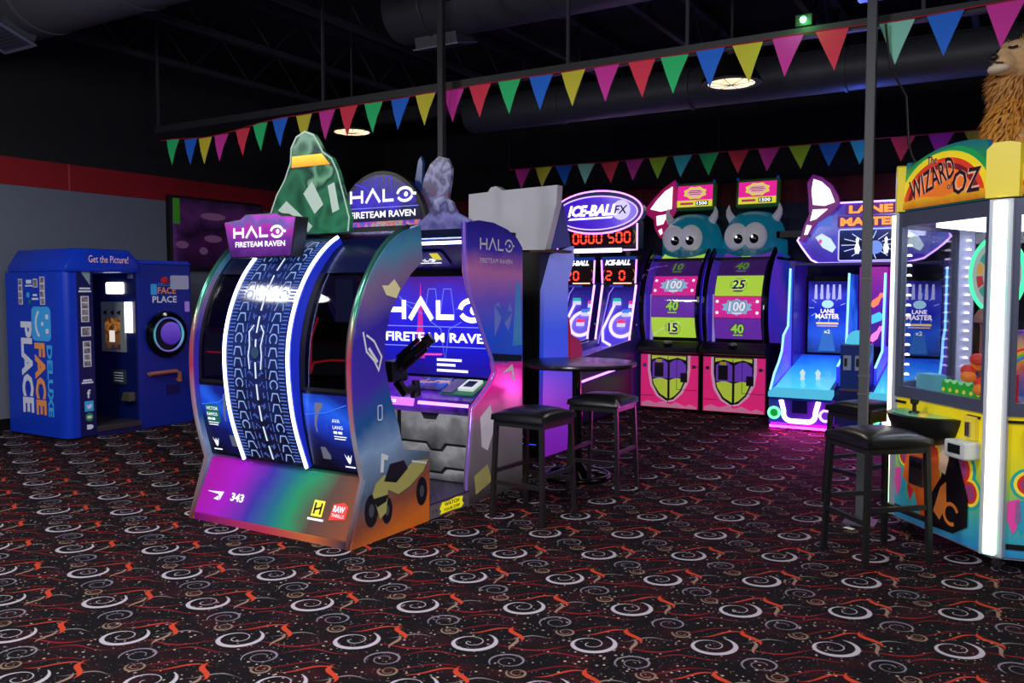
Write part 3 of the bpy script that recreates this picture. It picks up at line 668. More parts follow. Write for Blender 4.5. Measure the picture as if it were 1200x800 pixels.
    wing_art = art('wing_print', [(0, (190, 96, 32)), (0.09, (120, 66, 50)), (0.17, (70, 84, 104)), (0.30, (116, 140, 176)), (0.40, (28, 74, 132)), (0.50, (58, 40, 150)), (0.68, (44, 34, 140)), (0.80, (104, 84, 120)), (0.9, (60, 110, 140)), (1, (30, 62, 112))], (0, -0.12, 1), 0.05, 0.10, 4, emit=0.30, rough=0.15)
    for nm, a, b in (('right', xr-0.045, xr), ('left', xl, xl+0.045)):
        w = MB().prism(near, 'x', a, b).build('side_wing', wing_art, t)
        pts = [((a+b)/2, p[0], p[1]) for p in [(3.785, 0.004), (3.925, 0.40)]+[at(s, 0.04) for s in ss[1:-2]]]
        MB().tube(pts, 0.016, 8).build('edge_trim', art('trim_iris', [(0, (120, 60, 60)), (0.3, (190, 190, 205)), (0.55, (210, 70, 110)), (0.75, (60, 150, 120)), (1, (40, 40, 60))], (0, 0, 1), 0, 0.2, 3, rough=0.15, emit=0.12, metal=0.6), w, smooth=1.0)
    # print on the right wing: generic quad bike and pale shapes
    g = FX(xr)
    wr = [o for o in t.children if o.name.startswith('side_wing')][0]
    olive = mat('print_olive', (150, 146, 84), 0.4, emit=0.25); darkp = mat('print_dark', (22, 24, 36), 0.4); pale = mat('print_pale', (190, 192, 200), 0.4, emit=0.25)
    for c, r in (((3.98, 0.20), 0.085), ((4.13, 0.17), 0.07), ((4.49, 0.22), 0.08)): 
        MB().flat(g, circ(c[0], c[1], r*0.75, 18, r*1.2), 0.003).build('wheel_print', darkp, wr)
        MB().flat(g, circ(c[0], c[1], r*0.3, 12, r*0.5), 0.004).build('hub_print', mat('print_hub', (80, 84, 96), 0.4), wr)
    MB().flat(g, [(3.99, 0.30), (4.06, 0.13), (4.12, 0.16), (4.14, 0.30), (4.24, 0.25), (4.36, 0.28), (4.50, 0.35), (4.56, 0.42), (4.40, 0.44), (4.25, 0.36), (4.10, 0.40), (4.02, 0.36)], 0.005).build('body_print', olive, wr)
    MB().flat(g, [(4.10, 0.36), (4.22, 0.33), (4.34, 0.40), (4.30, 0.46), (4.16, 0.46)], 0.006).flat(g, [(4.0, 0.27), (4.14, 0.27), (4.12, 0.23), (4.03, 0.21)], 0.006).build('seat_print', darkp, wr)
    MB().stroke(g, [(4.08, 0.42), (4.09, 0.52), (4.14, 0.50)], 0.03, 0.006).build('handlebar_print', pale, wr); MB().stroke(g, [(4.38, 0.44), (4.54, 0.40)], 0.012, 0.007).build('rack_print', pale, wr)
    MB().stroke(g, [(3.92, 1.30), (3.95, 1.18), (4.02, 1.12), (4.06, 1.06), (4.09, 1.14), (4.02, 1.24), (3.95, 1.28)], 0.014, 0.004).stroke(g, [(3.97, 1.20), (4.05, 1.11)], 0.02, 0.004).build('claw_print', pale, wr)
    MB().flat(g, [(4.10, 1.58), (4.14, 1.52), (4.24, 1.50), (4.28, 1.56), (4.22, 1.62), (4.16, 1.58)], 0.004).build('glint_print', mat('print_straw', (190, 180, 140), 0.4, emit=0.3), wr)
    MB().stroke(g, rrect(4.05, 4.09, 0.75, 0.84, 0.01), 0.007, 0.004, True).build('mark_print', pale, wr)
    # base skirt
    sk = [(3.80, 0.05), (3.955, 0.40), (4.02, 0.40), (4.02, 0.0), (3.81, 0.0)]
    sb = MB().prism(sk, 'x', xl+0.045, xr-0.045).build('base_skirt', art('skirt_print', [(0, (150, 20, 150)), (0.18, (150, 26, 176)), (0.38, (58, 46, 150)), (0.55, (34, 100, 124)), (0.66, (40, 132, 92)), (0.80, (84, 66, 62)), (1, (122, 70, 52))], (1, 0, -0.12), 0.05, 0.16, 3, emit=0.34, rough=0.2), t)
    d = Vector((0, 0.155, 0.35)).normalized(); f = frame((0, 3.80, 0.05), (1, 0, 0), d)
    text('343', f, -4.44, 0.11, 0.055, M_wlit, sb, width=0.12, bold=0.03)
    MB().flat(f, [(-4.74, 0.15), (-4.62, 0.14), (-4.60, 0.10), (-4.58, 0.16)], 0.004).flat(f, [(-4.66, 0.105), (-4.61, 0.10), (-4.62, 0.13)], 0.004).build('arrow_mark', M_wlit, sb)
    MB().flat(f, rect(-3.77, -3.68, 0.11, 0.21), 0.004).build('yellow_badge', mat('badge_yellow', (226, 214, 60), 0.4, emit=0.5), sb)
    MB().stroke(f, [(-3.75, 0.125), (-3.75, 0.195)], 0.014, 0.006).stroke(f, [(-3.70, 0.125), (-3.70, 0.195)], 0.014, 0.006).stroke(f, [(-3.755, 0.15), (-3.695, 0.17)], 0.012, 0.006).build('badge_mark', M_black, sb)
    MB().flat(f, rect(-3.79, -3.66, 0.085, 0.098), 0.004).build('small_print', M_wlit, sb)
    MB().flat(f, [(-3.62, 0.10), (-3.49, 0.12), (-3.49, 0.20), (-3.53, 0.22), (-3.61, 0.20)], 0.004).build('red_badge', mat('badge_red', (214, 60, 50), 0.4, emit=0.4), sb)
    text('RAW', f, -3.555, 0.155, 0.04, M_wlit, sb, width=0.09, lift=0.007, bold=0.03); text('THRILLS', f, -3.555, 0.125, 0.02, M_wlit, sb, width=0.1, lift=0.007)
    MB().box(xl+0.05, xr-0.05, 3.792, 3.80, 0.0, 0.045).build('kick_strip', art('kick_print', [(0, (120, 20, 120)), (0.5, (190, 60, 90)), (0.8, (200, 110, 60)), (1, (60, 50, 70))], (1, 0, 0), emit=0.2), t)
    # name plaque on the canopy brow
    pq = [(-4.655, 2.005), (-4.60, 1.765), (-4.03, 1.765), (-3.98, 2.02), (-4.10, 2.03), (-4.15, 2.05), (-4.45, 2.05), (-4.50, 2.02)]
    plq = MB().prism(pq, 'y', 3.97, 4.08).build('name_plaque', M_black, t, bevel=0.006)
    f = FY(3.97)
    MB().flat(f, [(u*0.97-0.13, v*0.95+0.095) for u, v in pq], 0.002).build('plaque_face', art('plaque_print', [(0, (60, 20, 90)), (0.4, (96, 40, 130)), (0.7, (150, 40, 150)), (0.85, (90, 80, 150)), (1, (170, 60, 180))], (0.15, 0, 1), -0.08, 0.7, 7, emit=0.55), plq)
    put_halo(MB(), f, -4.55, 1.895, 0.42, 0.068, 0.017, 0.006).build('lettering', M_wlit, plq)
    text('FIRETEAM RAVEN', f, -4.31, 1.835, 0.036, M_wlit, plq, width=0.46, lift=0.006, bold=0.02)
    # roof topper board: a plain arched board in the greens of the original
    tb = [(-4.56, 1.93), (-4.55, 2.02), (-4.46, 2.20), (-4.38, 2.30), (-4.32, 2.42), (-4.31, 2.52), (-4.26, 2.59), (-4.18, 2.62), (-4.10, 2.59), (-4.05, 2.52), (-4.02, 2.47), (-3.94, 2.42), (-3.89, 2.33), (-3.83, 2.15), (-3.79, 2.02), (-3.80, 1.93)]
    bd = MB().prism(tb, 'y', 4.26, 4.29).build('topper_board', art('topper_green', [(0, (16, 46, 38)), (0.35, (40, 104, 74)), (0.5, (22, 52, 48)), (0.62, (100, 150, 120)), (0.8, (30, 80, 56)), (1, (60, 130, 90))], (0.1, 0, 0.55), 0.1, 1.3, 6, emit=0.28, rough=0.2, detail=1), t)
    MB().stroke(FY(4.26), [(u*0.98-0.083, v*0.98+0.045) for u, v in tb], 0.012, 0.004).build('board_outline', mat('board_edge', (150, 180, 165), 0.3, emit=0.2), bd)
    MB().flat(FY(4.26), [(-4.305, 2.38), (-3.955, 2.38), (-4.03, 2.455), (-4.30, 2.455)], 0.005).build('gold_patch', art('gold_print', [(0, (220, 140, 20)), (1, (250, 200, 50))], (0, 0, 1), 0, 0.5, 12, emit=0.6), bd)
    for q in ([(-4.44, 2.10), (-4.36, 2.16), (-4.12, 1.98), (-4.16, 1.94)], [(-4.20, 2.20), (-4.12, 2.28), (-4.02, 2.12), (-4.10, 2.06)], [(-3.98, 2.24), (-3.92, 2.26), (-3.88, 2.08), (-3.94, 2.06)]):
        MB().flat(FY(4.26), q, 0.005).build('pale_patch', mat('topper_pale', (165, 185, 175), 0.3, emit=0.2), bd)
    # bench seats inside
    for a in (-4.75, -4.08):
        MB().box(a, a+0.60, 4.10, 4.52, 0.30, 0.46).build('seat_cushion', mat('seat_violet', (40, 24, 66), 0.4), t, bevel=0.03)
        MB().prism([(3.99, 0.46), (4.10, 0.46), (4.16, 1.30), (4.08, 1.36)], 'x', a, a+0.60).build('seat_back', mat('seat_leather', (20, 20, 24), 0.3), t, bevel=0.025)
    MB().box(xl+0.05, xr-0.05, 4.03, 4.50, 0.0, 0.30).build('seat_plinth', M_black, t)
    MB().prism([(4.05, 1.35), (4.09, 1.35), (4.09, 1.62), (4.05, 1.62)], 'x', -3.74, -3.62).build('headrest_badge', mat('hr', (130, 150, 210), 0.4, emit=0.3), t, bevel=0.01)
    for pts in ([(-3.84, 3.93, 1.03), (-3.80, 3.92, 1.10), (-3.66, 3.93, 1.12), (-3.48, 3.94, 1.12)], [(-3.84, 3.93, 1.05), (-3.84, 3.94, 1.25), (-3.80, 3.96, 1.38)], [(-4.80, 3.93, 1.13), (-4.50, 3.93, 1.13)]):
        MB().tube(pts, 0.006, 6).build('light_wire', em('wire_red', (255, 30, 50), 2.5), t)
    # ------------- screen half
    fw = [(5.06, 0.0), (5.06, 0.20), (5.13, 0.69), (5.36, 0.84), (5.44, 0.93), (5.40, 1.05), (5.31, 1.19), (5.20, 1.38), (5.10, 1.54), (5.05, 1.68), (5.04, 2.03), (5.20, 2.055), (5.40, 2.05), (5.60, 2.01), (5.74, 1.95), (5.82, 1.88), (5.82, 0.0)]
    fart = art('far_wing_print_reflection', [(0, (40, 34, 36)), (0.14, (90, 84, 90)), (0.28, (110, 96, 110)), (0.40, (226, 30, 150)), (0.475, (200, 30, 140)), (0.49, (24, 60, 170)), (0.60, (36, 70, 190)), (0.72, (90, 70, 170)), (0.82, (150, 90, 140)), (0.90, (50, 40, 140)), (1, (30, 24, 110))], (0, 0, 1), 0.0, 0.05, 5, emit=0.45, rough=0.15)  # wing print; the pink band is a reflection painted into the colours
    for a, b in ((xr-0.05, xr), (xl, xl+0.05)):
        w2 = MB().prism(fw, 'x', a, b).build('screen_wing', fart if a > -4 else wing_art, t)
        MB().tube([((a+b)/2, p[0], p[1]) for p in fw[:11]], 0.012, 8).build('edge_trim', mat('trim_violet', (150, 110, 220), 0.2, 0.6, emit=0.25), w2, smooth=1.0)
    g = FX(xr)
    w2 = [o for o in t.children if o.name.startswith('screen_wing')][0]
    put_halo(MB(), g, 5.21, 1.845, 0.42, 0.085, 0.015, 0.004).build('lettering', M_white, w2)
    text('FIRETEAM RAVEN', g, 5.43, 1.75, 0.035, M_white, w2, width=0.45)
    for q, m_ in (([(5.36, 1.08), (5.80, 1.04), (5.80, 0.99), (5.40, 1.02)], darkp), ([(5.40, 1.20), (5.50, 1.34), (5.60, 1.24), (5.66, 1.38), (5.62, 1.46), (5.54, 1.30), (5.46, 1.46), (5.40, 1.44)], mat('print_steelblue', (90, 110, 190), 0.4, emit=0.3)), ([(5.66, 1.12), (5.72, 1.62), (5.78, 1.60), (5.80, 1.12)], mat('print_teal', (50, 120, 180), 0.4, emit=0.35)), ([(5.50, 0.92), (5.66, 0.98), (5.70, 0.84), (5.66, 0.86), (5.64, 0.93)], pale), ([(5.20, 0.62), (5.34, 0.70), (5.40, 0.52), (5.30, 0.36), (5.22, 0.40)], pale), ([(5.12, 0.20), (5.30, 0.26), (5.36, 0.12), (5.14, 0.06)], olive)):
        MB().flat(g, q, 0.004).build('shape_print', m_, w2)
    MB().box(xl+0.05, xr-0.05, 5.72, 5.80, 0.0, 2.0).build('rear_panel', M_black, t)
    MB().box(xl+0.05, xr-0.05, 5.06, 5.74, 1.93, 1.99).build('roof_panel', navy, t)
    # monitor
    sx0, sx1, sz0, sz1, sy = xl+0.06, xr-0.06, 0.87, 1.66, 5.56
    mo = MB().box(sx0, sx1, sy, sy+0.06, sz0-0.03, sz1+0.05).build('monitor', M_blackgloss, t)
    MB().box(sx0+0.03, sx1-0.01, sy-0.004, sy, sz0, sz1).build('screen', art('halo_screen', [(0, (30, 20, 120)), (0.3, (26, 24, 190)), (0.55, (40, 30, 200)), (0.75, (50, 40, 190)), (1, (70, 30, 130))], (0, 0, 1), 0, 0.35, 4, emit=0.85, rough=0.2), mo)
    f = FY(sy-0.004)
    put_halo(MB(), f, -4.55, 1.315, 0.90, 0.155, 0.042, 0.006).build('lettering', em('screen_logo_white', (245, 245, 255), 2.0), mo)
    text('FIRETEAM RAVEN', f, -4.025, 1.135, 0.075, em('screen_logo_white', (245, 245, 255), 2.0), mo, width=1.07, lift=0.006, bold=0.02)
    MB().flat(f, rect(-4.6, -3.48, 1.255, 1.262), 0.005).flat(f, rect(-4.6, -3.48, 1.095, 1.102), 0.005).build('rule_line', em('rule_blue', (130, 140, 255), 1.1), mo)
    ln = MB()
    for a in ([(-4.42, 1.50), (-4.36, 1.46), (-4.20, 1.43), (-4.08, 1.33)], [(-4.41, 1.48), (-4.30, 1.41), (-4.18, 1.36)], [(-4.16, 1.36), (-4.12, 1.56), (-4.05, 1.56), (-4.03, 1.38)], [(-4.00, 1.38), (-3.97, 1.56), (-3.90, 1.56), (-3.87, 1.36)], [(-3.85, 1.40), (-3.72, 1.47), (-3.52, 1.50)], [(-4.10, 1.30), (-4.0, 1.24), (-3.96, 0.98), (-3.92, 1.24), (-3.8, 1.30)]): ln.stroke(f, a, 0.008, 0.005)
    ln.build('line_art', em('line_art_blue', (110, 130, 255), 0.9), mo)
    MB().flat(f, [(-4.26, 1.0), (-4.16, 1.0), (-4.20, 1.62)], 0.004).build('pink_beam', em('beam_pink', (220, 50, 180), 0.9), mo)
    MB().flat(f, [(-4.40, 1.035), (-3.98, 1.045), (-4.0, 1.03), (-4.4, 1.02)], 0.005).build('pink_bar', em('bar_pink', (255, 70, 170), 1.3), mo)
    for v, u0, u1 in ((0.985, -4.04, -3.80), (0.945, -4.04, -3.86), (0.90, -4.04, -3.74)): MB().flat(f, rect(u0, u1, v, v+0.02), 0.005).build('small_print', M_wlit, mo)
    # lit brow with card sign and neon tube
    MB().tube([(xl+0.08, 5.24, 1.905), (xr-0.07, 5.24, 1.905)], 0.013, 8).build('neon_tube', M_neon_wb, t, smooth=1.0)
    MB().prism([(5.26, 1.93), (5.56, 1.71), (5.56, 1.93)], 'x', xl+0.06, xr-0.06).build('brow_panel', mat('brow_navy', (12, 14, 60), 0.25), t)
    d = Vector((0, -0.30, 0.22)).normalized(); f = frame((0, 5.52, 1.735), (1, 0, 0), d)
    cd = MB().fprism(f, rrect(-4.20, -3.85, 0.02, 0.20, 0.03), 0.004, 0.012).build('card_sign', mat('card_blue', (18, 20, 90), 0.2, emit=0.4), t)
    put_halo(MB(), f, -4.16, 0.09, 0.18, 0.03, 0.009, 0.016).flat(f, rect(-4.18, -3.92, 0.065, 0.075), 0.016).build('lettering', M_wlit, cd)
    MB().flat(f, rect(-3.97, -3.89, 0.11, 0.19), 0.016).build('yellow_badge', mat('badge_yellow2', (226, 214, 40), 0.4, emit=0.8), cd)
    # console
    vio = art('console_violet', [(0, (60, 20, 120)), (0.5, (120, 50, 220)), (1, (40, 20, 100))], (1, 0, 0), 0, 0.8, 8, emit=0.35, rough=0.15)
    MB().prism([(5.20, 0.62), (5.16, 0.66), (5.18, 0.73), (5.50, 0.85), (5.56, 0.85), (5.56, 0.62)], 'x', xl+0.06, xr-0.06).build('console_top', vio, t, bevel=0.004)
    f = frame((0, 5.17, 0.665), (1, 0, 0), (0, 0.3, 1))
    MB().fprism(f, rrect(-4.40, -3.98, 0.0, 0.06, 0.008), 0.002, 0.014).build('button_strip', em('strip_violet', (200, 110, 255), 1.6), t)
    for k in range(4): MB().flat(f, rect(-4.28+k*0.035, -4.255+k*0.035, 0.018, 0.042), 0.017).build('strip_mark', M_wlit, t)
    MB().fprism(f, rect(-3.94, -3.48, 0.02, 0.045), 0.002, 0.016).build('light_strip', em('strip_violet2', (205, 130, 255), 3.0), t)
    d = Vector((0, 0.32, 0.12)).normalized(); f = frame((0, 5.18, 0.73), (1, 0, 0), d)
    MB().fprism(f, rect(-4.10, -3.82, 0.12, 0.32), 0.002, 0.02).build('small_display', art('mini_screen', [(0, (10, 20, 60)), (0.45, (30, 70, 180)), (0.55, (200, 150, 80)), (0.7, (30, 50, 140)), (1, (10, 14, 40))], (0, 0.9, 0), 0, 0.8, 14, emit=0.8), t)
    MB().fprism(f, rect(-3.80, -3.50, 0.08, 0.33), 0.002, 0.012).build('reader_board', mat('reader_green', (30, 110, 70), 0.4, emit=0.25), t)
    MB().fprism(f, rect(-3.79, -3.69, 0.09, 0.30), 0.012, 0.022).build('coin_plate', mat('coin_plate', (110, 90, 140), 0.3, 0.3), t)
    MB().fprism(f, rrect(-3.67, -3.53, 0.14, 0.30, 0.01), 0.012, 0.03).build('card_reader', mat('reader_white', (225, 235, 230), 0.3, emit=0.4), t)
    MB().fprism(f, rect(-3.64, -3.56, 0.18, 0.27), 0.03, 0.034).build('reader_display', M_black, t)
    # front armour panels below the console
    arm = art('armour_print', [(0, (60, 62, 66)), (0.4, (120, 122, 126)), (0.6, (165, 166, 170)), (1, (90, 92, 98))], (0, 0, 0.5), 0.15, 1.2, 5, emit=0.25, rough=0.4)  # slight emission stands in for interior light on the plates
    y0 = 5.22
    MB().box(xl+0.06, xr-0.06, y0, y0+0.05, 0.10, 0.63).build('front_panel', mat('armour_back', (46, 46, 50), 0.5), t)
    f = FY(y0)
    for poly in (rect(-4.78, -4.18, 0.12, 0.62), [(-4.13, 0.62), (-3.95, 0.62), (-3.92, 0.57), (-3.80, 0.57), (-3.77, 0.62), (-3.48, 0.62), (-3.48, 0.40), (-3.72, 0.40), (-3.76, 0.35), (-3.84, 0.35), (-3.88, 0.40), (-4.13, 0.40)], [(-4.13, 0.38), (-3.90, 0.38), (-3.86, 0.33), (-3.74, 0.33), (-3.70, 0.38), (-3.48, 0.38), (-3.48, 0.22), (-3.72, 0.22), (-3.76, 0.18), (-3.86, 0.18), (-3.90, 0.22), (-4.13, 0.22)], [(-4.13, 0.20), (-3.92, 0.20), (-3.88, 0.16), (-3.74, 0.16), (-3.70, 0.20), (-3.48, 0.20), (-3.48, 0.115), (-4.13, 0.115)]):
        MB().fprism(f, poly, 0.002, 0.022).build('armour_plate', arm, t, bevel=0.004)
    # platform
    MB().box(xl+0.05, xr-0.005, 4.50, 5.24, 0.0, 0.10).build('platform', mat('platform_side', (150, 146, 156), 0.35, 0.5), t)
    pl = MB().box(xl+0.05, xr-0.003, 4.50, 5.24, 0.10, 0.108).build('tread_plate', mat('tread_plate', (96, 80, 120), 0.3, 0.7), t)
    bumps = MB()
    for i in range(24):
        for j in range(18):
            u = xl+0.75+i*0.029; v = 4.60+j*0.034; s_ = 0.009 if (i+j) % 2 else -0.009
            bumps.add([(u-0.01, v-s_, 0.1085), (u+0.01, v+s_, 0.1085), (u+0.007, v+s_+0.005, 0.111), (u-0.013, v-s_+0.005, 0.111)], [(0, 1, 2, 3)])
    bumps.build('raised_pattern', M_steel, pl)['kind'] = 'stuff'
    g = FX(xr-0.005)
    ye = MB().flat(g, [(4.70, 0.012), (4.72, 0.03), (4.70, 0.05), (4.73, 0.09), (4.80, 0.085), (4.90, 0.095), (4.98, 0.085), (4.97, 0.05), (4.99, 0.03), (4.96, 0.008), (4.85, 0.014)], 0.003).build('warning_decal', mat('decal_yellow', (232, 220, 20), 0.4, emit=0.55), t)
    text('WATCH', g, 4.84, 0.058, 0.026, M_black, ye, width=0.18, lift=0.006, bold=0.03); text('YOUR STEP', g, 4.84, 0.022, 0.022, M_black, ye, width=0.2, lift=0.006, bold=0.03)
    for u in (4.62, 4.66, 5.0): MB().flat(g, circ(u, 0.05, 0.006, 8), 0.003).build('bolt', M_black, t)
    # mounted guns
    for gx in (-4.0, -4.55):
        gb = MB().lathe([(0, 0), (0.05, 0), (0.04, 0.06), (0.03, 0.16), (0, 0.16)], (gx, 5.22, 0.70), 'z', 14).build('gun_mount', M_black, t, smooth=0.6)
        MB().box(gx-0.17, gx-0.02, 4.96, 5.16, 0.86, 1.02).build('gun_body', M_black, t, bevel=0.02)
        MB().tube([(gx-0.05, 5.06, 0.86), (gx-0.02, 5.10, 0.78), (gx, 5.2, 0.80)], 0.04, 8).build('gun_yoke', M_black, t, smooth=0.8)
        b0, b1 = Vector((gx-0.06, 5.06, 0.96)), Vector((gx+0.20, 5.16, 1.20)); dd = (b1-b0)
        MB().tube([b0, b0+dd*0.5, b0+dd*0.52, b0+dd*0.8, b0+dd*0.82, b1], 0.05, 8, taper=[1.1, 1.0, 0.75, 0.75, 0.95, 0.9]).build('gun_barrel', mat('gun_dark', (20, 18, 24), 0.35), t, smooth=0.6)
        MB().tube([b0+dd*0.1+Vector((0, -0.03, 0.06)), b0+dd*0.7+Vector((0, -0.03, 0.06))], 0.018, 8).tube([b0+dd*0.2+Vector((0.03, -0.03, -0.05)), b0+dd*0.85+Vector((0.03, -0.03, -0.05))], 0.015, 8).build('gun_rail', mat('gun_rail', (46, 36, 56), 0.3, 0.5), t, smooth=0.6)
        MB().flat(FY(4.96), rect(gx-0.15, gx-0.09, 0.965, 0.995), 0.003).build('gun_tag', mat('tag_yellow', (230, 200, 30), 0.4, emit=0.5), t)
        MB().flat(FY(4.96), rect(gx-0.15, gx-0.08, 0.88, 0.91), 0.003).build('gun_tag', mat('tag_blue', (40, 140, 220), 0.4, emit=0.4), t)
    # arched marquee and roof boards
    ma = [(-4.84, 2.0)]+arc(-4.40, 2.0, 0.46, 165, 8, 18, 0.49)+[(-3.93, 2.0)]
    mq = MB().prism(ma, 'y', 5.30, 5.36).build('marquee', M_black, t)
    f = FY(5.30)
    MB().flat(f, [(-4.80, 2.05)]+arc(-4.40, 2.03, 0.42, 165, 8, 18, 0.43)+[(-3.98, 2.05)], 0.003).build('marquee_face', art('marquee_print', [(0, (20, 14, 44)), (0.3, (16, 16, 60)), (0.5, (60, 40, 190)), (0.7, (40, 30, 150)), (1, (26, 22, 80))], (0, 0, 1), 0, 0.7, 5, emit=0.5), mq)
    put_halo(MB(), f, -4.70, 2.245, 0.58, 0.10, 0.022, 0.006).build('lettering', M_wlit, mq)
    text('FIRETEAM RAVEN', f, -4.38, 2.125, 0.052, M_wlit, mq, width=0.66, lift=0.006, bold=0.02)
    ln = MB()
    for a in ([(-4.66, 2.40), (-4.56, 2.37), (-4.48, 2.30)], [(-4.46, 2.30), (-4.43, 2.44), (-4.39, 2.44), (-4.37, 2.32)], [(-4.35, 2.32), (-4.33, 2.44), (-4.29, 2.44), (-4.27, 2.30)]): ln.stroke(f, a, 0.008, 0.005)
    ln.build('line_art', em('line_art_violet', (90, 80, 255), 0.9), mq)
    MB().flat(f, rect(-4.74, -4.02, 2.20, 2.206), 0.005).build('rule_line', em('rule_blue', (130, 140, 255), 1.1), mq)
    MB().flat(f, rect(-4.76, -4.0, 2.055, 2.095), 0.005).build('confetti_strip', art('confetti', [(0, (60, 80, 200)), (0.3, (190, 60, 120)), (0.5, (80, 160, 170)), (0.7, (200, 110, 60)), (1, (70, 60, 190))], (1, 0, 0), 0, 2.0, 18, emit=0.6), mq)
    fin = [(-4.16, 2.20), (-4.15, 2.42), (-4.12, 2.56), (-4.09, 2.60), (-4.07, 2.55), (-4.08, 2.40), (-4.06, 2.22)]
    MB().prism(fin, 'y', 5.42, 5.45).build('roof_fin', mat('fin_blue', (24, 50, 110), 0.3, emit=0.15), t, bevel=0.004)
    silver = art('roof_board_print', [(0, (60, 24, 34)), (0.3, (110, 60, 70)), (0.5, (70, 66, 110)), (0.65, (130, 130, 175)), (0.8, (50, 50, 90)), (1, (150, 150, 190))], (0, 0, 0.7), 0.12, 1.1, 9, emit=0.2, rough=0.25, detail=2)
    b1 = [(-4.06, 1.98), (-4.06, 2.28), (-4.03, 2.42), (-3.97, 2.52), (-3.89, 2.575), (-3.81, 2.555), (-3.77, 2.48), (-3.775, 2.40), (-3.80, 2.28), (-3.82, 1.98)]
    MB().prism(b1, 'y', 5.38, 5.41).build('roof_board', silver, t)
    b2 = [(-3.96, 1.98), (-3.96, 2.05), (-3.86, 2.12), (-3.80, 2.22), (-3.72, 2.25), (-3.64, 2.20), (-3.60, 2.12), (-3.48, 2.06), (-3.44, 1.98)]
    MB().prism(b2, 'y', 5.20, 5.23).build('roof_board', art('roof_board_print2', [(0, (60, 60, 120)), (0.4, (110, 110, 170)), (0.6, (56, 54, 100)), (1, (160, 165, 210))], (0, 0, 0.7), 0.12, 1.1, 10, emit=0.25, rough=0.25, detail=2), t)
    return t
shooter()

# ------------------------------------------------------------------ cabinet seen from behind, between shooter and table
def rear_cabinet():
    t = thing('video_game_cabinet', 'blue-sided video game cabinet with white rear header, seen from behind', 'arcade game', (-4.2, 7.2, 0))
    x0, x1, y0 = -4.72, -3.79, 6.86
    MB().box(x0+0.04, x1-0.04, y0, y0+0.42, 0.02, 1.90).build('rear_body', M_black, t)
    side = [(y0, 0.0), (y0, 0.55), (y0+0.02, 1.55), (y0+0.20, 1.88), (y0+0.62, 1.98), (y0+0.63, 1.86), (y0+0.50, 1.62), (y0+0.50, 0.92), (y0+0.66, 0.80), (y0+0.58, 0.0)]
    sm = art('side_lavender', [(0, (120, 30, 170)), (0.2, (110, 40, 190)), (0.42, (36, 70, 220)), (0.6, (50, 80, 215)), (0.8, (104, 112, 200)), (1, (120, 126, 205))], (0, 0, 1), emit=0.6, rough=0.3)
    for a in (x0, x1-0.04): MB().prism(side, 'x', a, a+0.04).build('side_panel', sm, t)
    MB().tube([(x1-0.02, y0+0.50, 0.93), (x1-0.02, y0+0.50, 1.60)], 0.012, 8).build('edge_light', em('edge_cyan', (90, 220, 230), 2.2), t)
    MB().box(x0+0.04, x1-0.04, y0+0.42, y0+0.46, 0.95, 1.62).build('screen', em('rear_screen', (70, 60, 220), 1.4), t)
    MB().box(x0+0.04, x1-0.04, y0+0.42, y0+0.58, 0.0, 0.80).build('front_body', M_black, t)
    MB().prism([(y0+0.42, 0.80), (y0+0.64, 0.80), (y0+0.58, 0.90), (y0+0.42, 0.95)], 'x', x0+0.04, x1-0.04).build('control_panel', M_black, t)
    head = [(-4.62, 1.93), (-4.62, 2.47), (-4.40, 2.48), (-4.37, 2.52), (-4.31, 2.53), (-4.26, 2.50), (-4.24, 2.485), (-3.655, 2.50), (-3.665, 2.33), (-3.78, 1.92)]
    hd = MB().prism(head, 'y', y0+0.02, y0+0.12).build('header_back', mat('header_white', (232, 234, 246), 0.5, noise=0.03), t)
    MB().prism([(y0+0.12, 1.93), (y0+0.12, 2.40), (y0+0.30, 2.36), (y0+0.46, 1.97)], 'x', x0+0.1, -3.74).build('header_box', mat('header_blue', (60, 66, 150), 0.4, emit=0.12), t)
    MB().box(-3.95, -3.70, y0+0.03, y0+0.40, 1.90, 1.925).build('brown_shelf', mat('shelf_brown', (90, 60, 50), 0.6), t)
    MB().box(-4.25, -3.90, y0-0.012, y0, 0.42, 1.15).build('rear_door', mat('rear_door', (24, 24, 28), 0.4), t)
    for v in (0.30, 0.17):
        MB().flat(FY(y0), rect(-4.05, -3.95, v, v+0.02), 0.003).build('rating_label', M_white, t)
    MB().flat(FY(y0), rect(-4.10, -3.86, 0.11, 0.118), 0.003).build('blue_line', em('line_blue', (50, 80, 230), 1.2), t)
    rd = [(y0+0.50, 1.30), (y0+0.55, 1.12), (y0+0.74, 1.06), (y0+0.80, 0.96), (y0+0.76, 0.86), (y0+0.68, 0.72), (y0+0.64, 0.70), (y0+0.52, 0.84)]
    MB().prism(rd, 'x', x1-0.16, x1+0.015).build('gun_holster', mat('holster_red', (190, 24, 40), 0.3, emit=0.12), t, bevel=0.008)
    return t
rear_cabinet()

